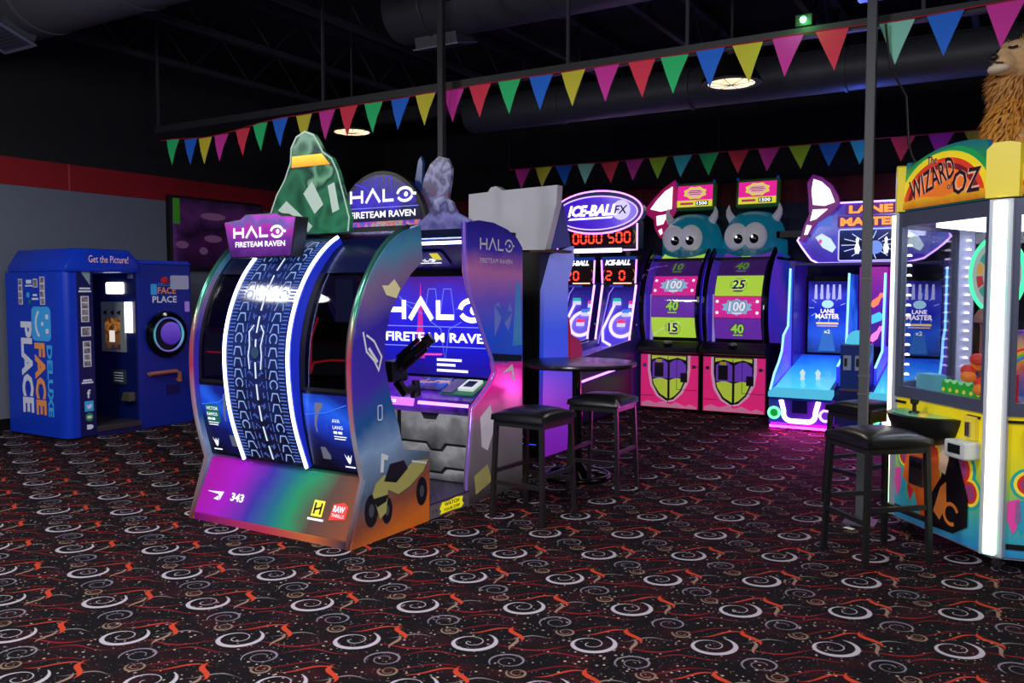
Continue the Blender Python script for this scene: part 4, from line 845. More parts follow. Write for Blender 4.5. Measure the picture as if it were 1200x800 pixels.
# ------------------------------------------------------------------ twin ball-rolling alleys with a shared oval sign
def alley(label, xc):
    hw = 0.27
    t = thing('alley_roller', label, 'arcade game', (xc, 10.0, 0), group='ball rolling alleys')
    body = mat('alley_violet', (58, 40, 130), 0.3, emit=0.10); deep = mat('alley_deep', (36, 24, 96), 0.35)
    MB().prism([(8.75, 0.02), (8.75, 0.66), (8.85, 0.70), (10.25, 0.80), (10.25, 0.02)], 'x', xc-hw+0.02, xc+hw-0.02).build('alley_body', deep, t)
    MB().prism([(8.80, 0.70), (10.25, 0.80), (10.25, 0.815), (8.80, 0.715)], 'x', xc-hw+0.06, xc+hw-0.06).build('lane_surface', art('lane_violet', [(0, (90, 60, 190)), (0.6, (120, 90, 230)), (1, (150, 110, 240))], (0, 1, 0), emit=0.30, rough=0.15), t)
    for s in (-1, 1):
        x = xc+s*(hw-0.03)
        MB().prism([(8.75, 0.62), (8.75, 0.78), (10.30, 0.92), (10.30, 0.70)], 'x', x-0.02, x+0.02).build('side_rail', body, t)
        MB().tube([(x+s*0.015, 8.80, 0.50), (x+s*0.015, 10.20, 0.60)], 0.013, 6).build('rail_light', M_neon_v, t)
        MB().prism([(10.20, 0.80), (10.20, 0.95), (10.42, 1.66), (10.95, 1.66), (10.95, 0.0), (10.25, 0.0)], 'x', x-0.015, x+0.015).build('side_cheek', body, t)
        MB().tube([(x-s*0.0, 10.19, 0.90), (x-s*0.0, 10.40, 1.62)], 0.014, 6).build('cheek_light', em('cheek_pink', (225, 150, 255), 3.0), t)
    # sloped target board
    o = Vector((xc, 10.28, 0.82)); d = Vector((0, 0.42, 0.80)).normalized(); f = frame(o, (1, 0, 0), d)
    MB().fprism(f, rect(-hw+0.05, hw-0.05, 0.0, 0.88), -0.03, 0.0).build('target_board', art('target_violet', [(0, (90, 70, 220)), (0.5, (84, 70, 210)), (1, (40, 30, 130))], (0, 0, 1), emit=0.55, rough=0.2), t)
    MB().fprism(f, arc(0.05, 0.30, 0.20, 0, 360, 28)[:-1], 0.0, 0.012).build('target_dish', mat('dish_violet', (124, 104, 236), 0.25, emit=0.55), t)
    def ring(u, v, r, rr, nm, m):
        MB().tube([f(u+r*math.cos(a*PI/14), v+r*math.sin(a*PI/14), 0.03) for a in range(28)], rr, 8, True).build(nm, m, t, smooth=1.0)
    ring(0.06, 0.30, 0.175, 0.022, 'target_ring', em('ring_white', (205, 190, 255), 1.7))
    lp = [(-0.12, 0.62), (-0.17, 0.42), (-0.22, 0.22), (-0.18, 0.06), (-0.06, 0.0)]
    MB().tube([f(u, v, 0.02) for u, v in lp], 0.018, 8).build('guide_ring', em('ring_white', (205, 190, 255), 1.7), t, smooth=1.0)
    for u, v, c, nm in ((-0.10, 0.60, (30, 190, 170), 'teal'), (0.14, 0.56, (230, 60, 150), 'pink'), (0.07, 0.43, (60, 130, 230), 'blue'), (0.03, 0.28, (235, 50, 110), 'rose')):
        b = f(u, v, 0.0)
        MB().lathe([(0, 0), (0.062, 0), (0.055, 0.05), (0, 0.05)], b, 'z', 16).build('target_cup', em('cup_white', (210, 205, 255), 1.1), t, smooth=0.6)
        MB().lathe([(0, 0.05), (0.058, 0.05), (0.056, 0.085), (0.04, 0.095), (0, 0.095)], b, 'z', 16).build('cup_rim', mat('cup_'+nm, c, 0.3, emit=0.8), t, smooth=0.6)
    # glass frame, score unit
    MB().tube([f(-hw+0.05, 0.0, 0.06), f(-hw+0.05, 0.74, 0.06), f(-hw+0.1, 0.86, 0.06), f(hw-0.1, 0.86, 0.06), f(hw-0.05, 0.74, 0.06), f(hw-0.05, 0.0, 0.06)], 0.008, 6).build('net_frame', em('frame_violet', (150, 120, 255), 1.2), t)
    MB().box(xc-hw+0.02, xc+hw-0.02, 10.40, 10.95, 1.60, 2.0).build('score_unit', M_black, t)
    g = FY(10.40)
    MB().fprism(g, rect(xc-0.24, xc+0.24, 1.66, 1.84), 0, 0.01).build('score_display', mat('display_dark', (40, 6, 12), 0.15, emit=0.15), t)
    sd = MB()
    if xc < -4.9: put_seg(sd, '20', g, xc-0.18, 1.69, 0.11, 0.07, 0.045, 0.02, 0.014)
    else: put_seg(sd, '2', g, xc-0.18, 1.69, 0.11, 0.07, 0.045, 0.02, 0.014); put_seg(sd, '0', g, xc+0.01, 1.69, 0.11, 0.07, 0.045, 0.02, 0.014)
    sd.build('score_digits', M_red7, t)
    for s in (-1, 1):
        MB().stroke(g, arc(xc+s*0.30, 1.75, 0.10, 90+s*50, 90+s*130, 8) if False else [(xc+s*(0.20+0.03*math.sin(q*PI/8)), 1.68+q*0.018) for q in range(9)], 0.014, 0.014).build('gold_bracket', mat('gold_mark', (160, 120, 50), 0.4, emit=0.4), t)
        MB().tube([(xc+s*(hw-0.035), 10.385, 1.64), (xc+s*(hw-0.02), 10.385, 1.95)], 0.011, 6).build('score_light', M_neon_v, t)
    MB().flat(g, rect(xc-0.08, xc+0.18, 1.635, 1.65), 0.012).build('light_line', em('line_peach', (255, 190, 150), 2.0), t)
    text('ICE-BALL', g, xc-0.02, 1.88, 0.07, em('logo_white', (240, 235, 255), 2.2), t, width=0.36, lift=0.006, shear=0.25, bold=0.05)
    MB().box(xc-hw+0.03, xc+hw-0.03, 10.36, 10.40, 1.95, 1.99).build('blue_bar', mat('bar_blue', (20, 60, 170), 0.3, emit=0.4), t)
    MB().flat(g, rect(xc-0.14, xc+0.06, 1.59, 1.62), 0.004).build('blue_tag', mat('tag_blue2', (60, 60, 190), 0.3, emit=0.5), t)
    # front with ball tray and coin door
    MB().box(xc-0.18, xc+0.18, 8.735, 8.75, 0.12, 0.50).build('front_door', M_black, t, bevel=0.004)
    MB().box(xc+0.05, xc+0.09, 8.725, 8.735, 0.26, 0.40).build('ticket_slot', mat('slot_orange', (220, 130, 50), 0.4, emit=0.3), t)
    MB().box(xc-0.02, xc+0.02, 8.725, 8.735, 0.26, 0.40).build('ticket_slot', mat('slot_blue', (50, 120, 220), 0.4, emit=0.3), t)
    MB().prism([(8.60, 0.58), (8.60, 0.66), (8.76, 0.72), (8.76, 0.56)], 'x', xc-hw+0.06, xc+hw-0.06).build('ball_tray', deep, t)
    return t
alley('left violet ball rolling alley scoring 20, beside the blue cabinet', -5.20)
alley('right violet ball rolling alley, partly behind the left prize wheel', -4.60)
def alley_sign():
    t = thing('marquee_sign', 'violet neon oval sign with red digits above the rolling alleys', 'sign', (-4.92, 10.6, 2.0))
    y = 10.42; f = FY(y); cx = -4.93
    for x in (-5.3, -4.55): MB().box(x-0.03, x+0.03, y+0.15, y+0.22, 2.0, 2.5).build('bracket', M_black, t)
    MB().box(-5.52, -4.36, y, y+0.22, 2.10, 2.46).build('sign_box', mat('sign_navy', (18, 14, 50), 0.3), t)
    MB().fprism(f, circ(cx, 2.585, 0.64, 40, 0.27), -0.15, 0.03).build('oval_body', mat('oval_grey', (90, 84, 140), 0.3, 0.3, emit=0.1), t, smooth=0.5)
    MB().fprism(f, circ(cx, 2.575, 0.585, 40, 0.215), 0.03, 0.036).build('oval_face', art('oval_print', [(0, (50, 30, 160)), (0.35, (70, 30, 200)), (0.6, (90, 60, 220)), (0.85, (150, 130, 235)), (1, (110, 90, 220))], (0.9, 0, 0.1), 0, 0.35, 4, emit=0.75), t)
    MB().tube([f(u, v, 0.02) for u, v in circ(cx, 2.585, 0.645, 48, 0.28)], 0.013, 6, True).build('neon_outline', M_neon_v, t, smooth=1.0)
    MB().tube([f(u, v, 0.045) for u, v in circ(cx, 2.575, 0.59, 48, 0.22)], 0.008, 6, True).build('inner_outline', em('outline_lilac', (190, 160, 255), 2.0), t, smooth=1.0)
    text('ICE-BALL', f, cx-0.06, 2.535, 0.15, em('logo_white', (240, 235, 255), 2.2), t, width=0.72, lift=0.045, shear=0.3, bold=0.04)
    MB().flat(f, [(cx-0.42, 2.49), (cx+0.22, 2.50), (cx+0.25, 2.52), (cx-0.38, 2.515)], 0.045).build('underline', em('logo_white', (240, 235, 255), 2.2), t)
    MB().flat(f, circ(cx+0.36, 2.60, 0.13, 16), 0.043).build('starburst', em('burst', (200, 190, 255), 1.3), t)
    text('FX', f, cx+0.36, 2.55, 0.11, mat('fx_dark', (40, 24, 60), 0.4), t, width=0.19, lift=0.05, shear=0.2, bold=0.02)
    MB().fprism(f, rect(-5.47, -4.42, 2.15, 2.37), 0.0, 0.012).build('display', mat('display_dark2', (36, 6, 22), 0.15, emit=0.2), t)
    put_seg(MB(), '0000', f, -5.28, 2.18, 0.13, 0.075, 0.04, 0.022, 0.018).build('digits', M_red7, t); put_seg(MB(), '500', f, -4.76, 2.18, 0.13, 0.075, 0.04, 0.022, 0.018).build('digits', M_red7, t)
    for s, x in ((-1, -5.38), (1, -4.40)):
        MB().stroke(f, [(x+s*0.03*math.sin(q*PI/8), 2.16+q*0.022) for q in range(9)], 0.016, 0.018).build('gold_bracket', mat('gold_mark', (160, 120, 50), 0.4, emit=0.4), t)
    MB().tube([f(-5.40, 2.08, 0.0), f(-4.58, 2.08, 0.0)], 0.03, 8).build('light_bar', em('bar_lilac', (235, 215, 255), 3.2), t)
    MB().tube([f(-4.55, 2.08, 0.0), f(-4.36, 2.08, 0), f(-4.36, 2.42, 0)], 0.013, 6).build('neon_corner', M_neon_v, t)
    MB().tube([f(-5.53, 2.10, 0.0), f(-5.53, 2.42, 0.0)], 0.013, 6).build('neon_side', M_neon_v, t)
    return t
alley_sign()

# ------------------------------------------------------------------ two monster prize wheels
def monster(label, xc, wing, nums):
    hw = 0.405; yf = 10.42
    t = thing('prize_wheel', label, 'arcade game', (xc, 10.9, 0), group='monster prize wheels')
    teal = mat('monster_teal', (20, 128, 156), 0.28, emit=0.22)
    MB().box(xc-hw, xc+hw, yf, 11.55, 0.03, 0.80).build('base_cabinet', M_black, t)
    f = FY(yf)
    pk = MB().fprism(f, rect(xc-hw+0.02, xc+hw-0.02, 0.04, 0.72), 0, 0.012).build('front_panel', mat('monster_pink', (232, 40, 122), 0.4, emit=0.5), t)
    def P(l): return [(xc+a, b) for a, b in l]
    wave = [(-0.37, 0.045), (0.37, 0.045), (0.37, 0.07), (0.28, 0.10), (0.22, 0.07), (0.1, 0.12), (0.02, 0.085), (-0.08, 0.12), (-0.18, 0.09), (-0.28, 0.12), (-0.37, 0.09)]
    MB().flat(f, P(wave), 0.015).build('pale_wave', mat('wave_pink', (245, 150, 190), 0.5, emit=0.25), pk)
    tg = [(-0.25, 0.72), (-0.25, 0.52), (-0.22, 0.34), (-0.14, 0.20), (-0.03, 0.13), (0.06, 0.15), (0.16, 0.25), (0.23, 0.40), (0.25, 0.55), (0.25, 0.72)]
    MB().flat(f, P([(a*1.14, b*1.0-0.02 if b < 0.7 else b) for a, b in tg]), 0.016).build('mouth_outline', mat('outline_pink', (250, 200, 225), 0.5, emit=0.25), pk)
    MB().flat(f, P(tg), 0.018).build('mouth', mat('mouth_dark', (30, 24, 36), 0.4), pk)
    lime = mat('monster_lime', (190, 214, 64), 0.4, emit=0.45); pur = mat('monster_purple', (108, 60, 184), 0.4, emit=0.45)
    MB().flat(f, P([(-0.23, 0.71), (-0.23, 0.66), (-0.12, 0.69), (0.0, 0.66), (0.12, 0.69), (0.23, 0.66), (0.23, 0.71)]), 0.021).build('lip', lime, pk)
    MB().flat(f, P([(-0.22, 0.42), (-0.22, 0.62), (-0.16, 0.665), (-0.08, 0.665), (-0.015, 0.62), (-0.015, 0.42)]), 0.021).build('tongue', pur, pk)
    MB().flat(f, P([(0.015, 0.42), (0.015, 0.62), (0.08, 0.665), (0.16, 0.665), (0.23, 0.60), (0.23, 0.45)]), 0.021).build('tongue', pur, pk)
    MB().flat(f, P([(-0.20, 0.34), (-0.215, 0.40), (-0.12, 0.43), (-0.015, 0.40), (-0.015, 0.16), (-0.12, 0.22)]), 0.021).build('tongue_tip', lime, pk)
    MB().flat(f, P([(0.015, 0.16), (0.015, 0.40), (0.10, 0.43), (0.215, 0.42), (0.15, 0.27), (0.07, 0.19)]), 0.021).build('tongue_tip', lime, pk)
    MB().fprism(f, P(rect(-0.19, -0.07, 0.44, 0.62)), 0.02, 0.03).build('bill_slot', M_black, t, bevel=0.003)
    MB().flat(f, P(rect(-0.17, -0.09, 0.625, 0.665)), 0.03).build('slot_tag', mat('slot_tag', (190, 170, 40), 0.4, emit=0.3), t)
    MB().fprism(f, P(rect(0.16, 0.25, 0.38, 0.50)), 0.02, 0.03).build('ticket_slot', M_black, t, bevel=0.003)
    for s in (-1, 1):
        MB().flat(f, P(rect(s*0.33-0.02, s*0.33+0.02, 0.56, 0.60)), 0.016).build('lock', M_black, t)
        MB().flat(f, P(rect(s*0.34-0.02, s*0.34+0.035, 0.572, 0.588)), 0.018).build('lock_mark', M_steel, t)
    lnm = MB().flat(f, P(rect(-0.385, -0.2, 0.185, 0.191)), 0.024).build('door_gap', M_black, pk)
    MB().flat(f, P(rect(0.11, 0.385, 0.28, 0.286)), 0.024).build('door_gap', M_black, pk); MB().flat(f, P(rect(0.105, 0.111, 0.28, 0.70)), 0.024).build('door_gap', M_black, pk); MB().flat(f, P(rect(-0.012, -0.004, 0.10, 0.70)), 0.024).build('door_gap', M_black, pk)
    # ledge with button
    MB().prism([(yf-0.15, 0.77), (yf-0.15, 0.82), (yf-0.02, 0.90), (yf+0.15, 0.90), (yf+0.15, 0.74), (yf, 0.74)], 'x', xc-hw-0.005, xc+hw+0.005).build('ledge', M_black, t, bevel=0.01)
    MB().lathe([(0, 0), (0.06, 0), (0.055, 0.02), (0.03, 0.035), (0, 0.038)], (xc+0.0, yf-0.06, 0.872), 'z', 18).build('spin_button', mat('button_clear', (150, 150, 140), 0.15, 0.5), t, smooth=0.7)
    # wheel drum
    cy, cz, R = 11.30, 1.30, 0.80
    a0 = math.radians(197)
    step = math.radians(20)
    cols = {'g': mat('wheel_lime', (190, 232, 74), 0.4, emit=0.85), 'p': mat('wheel_purple', (116, 54, 184), 0.4, emit=0.75), 'k': mat('wheel_pink', (232, 44, 156), 0.4, emit=0.85), 'd': mat('wheel_dark', (80, 40, 128), 0.4, emit=0.4)}
    def pt(x, a, r): return (x, cy+r*math.cos(a), cz+r*math.sin(a))
    dr = MB().lathe([(0, -0.30), (R-0.02, -0.30), (R-0.02, 0.30), (0, 0.30)], (xc, cy, cz), 'x', 48).build('wheel_drum', M_dark, t)
    for k, (num, c) in enumerate(nums):
        b0 = a0-k*step-step/2+0.006; b1 = a0-k*step+step/2-0.006
        aa = [b0+(b1-b0)*q/5 for q in range(6)]
        vs = [pt(xc-0.29, a, R) for a in aa]+[pt(xc+0.29, a, R) for a in aa]+[pt(xc-0.29, a, R-0.025) for a in aa]+[pt(xc+0.29, a, R-0.025) for a in aa]
        fs = [(q, q+1, 7+q, 6+q) for q in range(5)]+[(12+q, 18+q, 19+q, 13+q) for q in range(5)]+[(q, 12+q, 13+q, q+1) for q in range(5)]+[(6+q, 7+q, 19+q, 18+q) for q in range(5)]+[(0, 6, 18, 12), (5, 17, 23, 11)]
        sg = MB().add(vs, fs).build('wheel_panel', cols[c], t)
        am = (b0+b1)/2
        w = lambda u, v, h=0.0, am=am: Vector(pt(xc+u, am-v/R, R+h))
        if c == 'k':
            st = [(0.20*math.cos(q*PI/10)*(1.0 if q % 2 else 0.78), 0.085*math.sin(q*PI/10)*(1.25 if q % 2 else 0.95)) for q in range(20)]
            MB().flat(w, st, 0.004).build('starburst', em('burst_blue', (150, 205, 245), 0.9), sg)
            for q in ((-0.25, 0.07), (0.25, 0.07), (-0.25, -0.07), (0.25, -0.07)): MB().flat(w, circ(q[0], q[1], 0.02, 8), 0.004).build('corner_dot', M_wlit, sg)
        else:
            MB().flat(w, circ(0, 0.0, 0.115, 20, 0.105), 0.003).build('number_disc', mat('disc_'+c, {'g': (206, 240, 90), 'p': (126, 70, 190), 'd': (84, 44, 130)}[c], 0.4, emit=0.5), sg)
        nc = {'g': mat('num_purple', (90, 40, 150), 0.4, emit=0.3), 'p': mat('num_lime', (170, 235, 80), 0.4, emit=0.75), 'k': mat('num_white', (245, 245, 255), 0.4, emit=0.9), 'd': mat('num_lime2', (120, 190, 60), 0.4, emit=0.35)}[c]
        if c in 'kpg': put_text(MB(), num, w, 0.0, -0.06, 0.138, None, 'C', 0.006, 0.1, 0.06).build('number_shadow', mat('num_violet', (90, 60, 160), 0.4) if c == 'k' else mat('num_deep', (60, 24, 90), 0.4) if c == 'p' else mat('num_glow', (226, 250, 140), 0.4, emit=0.8), sg)
        put_text(MB(), num, w, 0.0, -0.055, 0.125, None, 'C', 0.008, 0.1, 0.035).build('number', nc, sg)
        MB().flat(w, rect(-0.06, 0.06, -0.085, -0.07), 0.006).build('small_print', nc, sg)
    # curved clear cover with black edge arches
    RG = 0.93
    ang = [math.radians(207-i*85/18) for i in range(19)]
    vs = []; 
    for a in ang: vs += [pt(xc-hw+0.035, a, RG), pt(xc+hw-0.035, a, RG)]
    for a in ang: vs += [pt(xc-hw+0.035, a, RG-0.008), pt(xc+hw-0.035, a, RG-0.008)]
    n = len(ang)
    fs = [(2*i, 2*i+1, 2*i+3, 2*i+2) for i in range(n-1)]+[(2*n+2*i, 2*n+2*i+2, 2*n+2*i+3, 2*n+2*i+1) for i in range(n-1)]
    MB().add(vs, fs).build('clear_cover', M_glass, t, smooth=1.0)
    for s in (-1, 1):
        x = xc+s*(hw-0.02)
        poly = [(cy+RG*math.cos(a)-0.012, cz+RG*math.sin(a)) for a in ang]+[(cy+(RG-0.07)*math.cos(a), cz+(RG-0.07)*math.sin(a)) for a in ang[::-1]]
        MB().prism(poly, 'x', x-0.016, x+0.016).build('edge_arch', M_blackgloss, t)
        side = [(cy+(RG-0.07)*math.cos(a), cz+(RG-0.07)*math.sin(a)) for a in ang]+[(11.5, 2.0), (11.5, 0.85)]
        MB().prism(side, 'x', xc+s*(hw-0.012)-0.008, xc+s*(hw-0.012)+0.008).build('side_panel', art('wheel_side', [(0, (90, 40, 190)), (0.4, (70, 60, 220)), (0.7, (110, 60, 220)), (1, (40, 60, 190))], (0, 0.5, 0.7), 0, 0.6, 4, emit=0.4, rough=0.15), t)
        MB().box(xc+s*0.335-0.012, xc+s*0.335+0.012, 10.62, 10.66, 0.9, 1.5).build('light_post', em('post_lilac', (190, 160, 255), 0.7), t)
    MB().box(xc-hw+0.02, xc+hw-0.02, 11.48, 11.55, 0.8, 2.0).build('rear_panel', mat('monster_violet', (60, 34, 120), 0.4, emit=0.12), t)
    MB().flat(FY(10.60), [(xc+0.33, 1.30), (xc+0.25, 1.34), (xc+0.33, 1.38)], 0.0).build('pointer', M_wlit, t)
    # head
    hd = MB(); prof = []
    vs = []; nn, mm = 32, 12
    for i in range(mm+1):
        ph = (PI/2)*i/mm; r = math.cos(ph)**0.62; z = 1.965+0.08*(i > 0)+0.53*math.sin(ph)
        for j in range(nn):
            a = 2*PI*j/nn; vs.append((xc+0.415*r*math.cos(a)*1.0, 11.27+0.40*r*math.sin(a), z))
    fs = [(i*nn+j, i*nn+(j+1) % nn, (i+1)*nn+(j+1) % nn, (i+1)*nn+j) for i in range(mm) for j in range(nn)]+[tuple(range(nn))[::-1], tuple(mm*nn+j for j in range(nn))]
    MB().add(vs, fs).build('head', teal, t, smooth=0.8)
    MB().box(xc-hw, xc+hw, 10.80, 11.68, 1.935, 1.97).build('head_rim', M_black, t)
    for s, px_ in ((-1, 0.03), (1, -0.03)):
        e = MB().ell((xc+s*0.118-0.02, 10.905, 2.235), 0.155, 0.10, 0.175, 24, 14).build('eye', mat('eye_white', (226, 228, 235), 0.25, emit=0.12), t, smooth=1.0)
        MB().ell((xc+s*0.10-0.02+0.03, 10.818, 2.20), 0.058, 0.028, 0.062, 16, 8).build('pupil', M_blackgloss, e, smooth=1.0)
        MB().ell((xc+s*0.10-0.02+0.012, 10.792, 2.225), 0.015, 0.006, 0.017, 10, 6).build('glint', M_wlit, e, smooth=1.0)
        pts = [(xc+s*0.27, 11.2, 2.46), (xc+s*0.32, 11.2, 2.54), (xc+s*0.335, 11.2, 2.60), (xc+s*0.325, 11.2, 2.67)]
        MB().tube(pts, 0.06, 12, False, [1.0, 0.8, 0.5, 0.08]).build('horn', mat('horn_white', (215, 215, 225), 0.4, emit=0.1), t, smooth=1.0)
    # top sign
    f = frame((xc+0.03, 11.22, 2.64), (1, 0, 0), (0, 0.12, 1))
    sgn = MB().fprism(f, rrect(-0.275, 0.275, 0.0, 0.36, 0.02), -0.10, 0.0).build('top_sign', mat('sign_green', (50, 110, 40), 0.35, emit=0.12), t, bevel=0.006)
    MB().flat(f, rect(-0.245, 0.245, 0.035, 0.325), 0.003).build('sign_pink', em('sign_pink', (240, 40, 160), 0.9), sgn)
    MB().flat(f, rect(-0.245, 0.245, 0.035, 0.125), 0.005).build('sign_band', em('sign_yellow', (226, 220, 70), 0.9), sgn)
    MB().flat(f, [(0.17*math.cos(q*PI/8)*(1.0 if q % 2 else 0.85), 0.225+0.09*math.sin(q*PI/8)*(1 if q % 2 else 0.85)) for q in range(16)], 0.005).build('sign_burst', em('sign_yellow', (226, 220, 70), 0.9), sgn)
    MB().flat(f, circ(0, 0.225, 0.12, 20, 0.058), 0.007).build('sign_oval', em('sign_pale', (245, 170, 190), 0.9), sgn)
    for v, w_ in ((0.245, 0.16), (0.225, 0.19), (0.20, 0.15)): MB().flat(f, rect(-w_/2, w_/2, v, v+0.009), 0.009).build('small_print', mat('sp_violet', (150, 40, 110), 0.5, emit=0.2), sgn)
    MB().flat(f, rect(0.02, 0.19, 0.05, 0.11), 0.007).build('sign_window', M_black, sgn); text('1500', f, 0.105, 0.058, 0.045, M_wlit, sgn, width=0.14, lift=0.010, bold=0.02)
    MB().flat(f, rect(-0.20, -0.02, 0.065, 0.095), 0.008).build('small_print', mat('sp_pink', (230, 60, 120), 0.5, emit=0.4), sgn)
    for s in (-1, 1): MB().ell((xc+0.03+s*0.26, 11.25, 3.005), 0.02, 0.02, 0.02, 8, 6).build('corner_lamp', mat('lamp_blue', (20, 60, 180), 0.3, emit=0.4), sgn)
    # bat wing on the outer side
    s = wing; yv = 11.2 if wing < 0 else 10.76
    if s < 0:
        outer = [(-4.14, 3.05), (-4.30, 2.95), (-4.44, 2.82), (-4.57, 2.68), (-4.55, 2.60), (-4.44, 2.52), (-4.43, 2.40), (-4.36, 2.28), (-4.28, 2.24), (-4.27, 2.36), (-4.20, 2.52), (-4.13, 2.62), (-4.11, 2.80)]
        cells = [[(-4.18, 2.66), (-4.17, 2.96), (-4.28, 2.90), (-4.40, 2.78), (-4.49, 2.67), (-4.34, 2.63)], [(-4.24, 2.59), (-4.40, 2.57), (-4.39, 2.44), (-4.30, 2.46)], [(-4.32, 2.40), (-4.37, 2.37), (-4.34, 2.31), (-4.31, 2.33)]]
    else:
        outer = [(-2.33, 3.00), (-2.22, 2.96), (-2.10, 2.86), (-2.02, 2.72), (-2.0, 2.61), (-2.1, 2.50), (-2.26, 2.40), (-2.34, 2.28), (-2.42, 2.16), (-2.48, 2.18), (-2.43, 2.36), (-2.37, 2.50), (-2.38, 2.70), (-2.40, 2.90)]
        cells = [[(-2.32, 2.62), (-2.34, 2.80), (-2.32, 2.94), (-2.22, 2.90), (-2.12, 2.80), (-2.06, 2.64), (-2.18, 2.60)], [(-2.32, 2.56), (-2.14, 2.56), (-2.28, 2.44), (-2.35, 2.42)], [(-2.39, 2.37), (-2.33, 2.36), (-2.38, 2.25), (-2.42, 2.25)]]
    if s > 0: outer, cells = [[(u*0.961, 1.55+(v-1.55)*0.961) for u, v in q] for q in [outer]][0], [[(u*0.961, 1.55+(v-1.55)*0.961) for u, v in q] for q in cells]
    wg = MB().prism(outer, 'y', yv, yv+0.05).build('wing', mat('wing_magenta' if s < 0 else 'wing_plum', (190, 30, 110) if s < 0 else (130, 26, 140), 0.3, emit=0.4), t, bevel=0.006)
    for c in cells: MB().flat(FY(yv), c, 0.006).build('wing_light', em('wing_white', (255, 250, 225), 2.2), wg)
    wx = (-4.38, -4.22) if s < 0 else (-2.67, -2.27)
    wz = 2.30 if s < 0 else 2.20
    if s > 0: MB().box(-2.67, -2.63, yv+0.05, 11.4, wz, wz+0.08).build('wing_bracket', M_black, t)
    MB().box(wx[0], wx[1], yv+0.05, yv+0.085, wz, wz+0.08).build('wing_bracket', M_black, t)
    return t
monster('left prize wheel machine with teal googly-eyed monster head, wheel showing 100, 40, 15', -3.90, -1, [('15', 'g'), ('40', 'p'), ('100', 'k'), ('10', 'd'), ('25', 'g')])
monster('right prize wheel machine with teal googly-eyed monster head, wheel showing 25, 100, 40', -3.06, 1, [('40', 'p'), ('100', 'k'), ('25', 'g'), ('40', 'd'), ('15', 'p')])

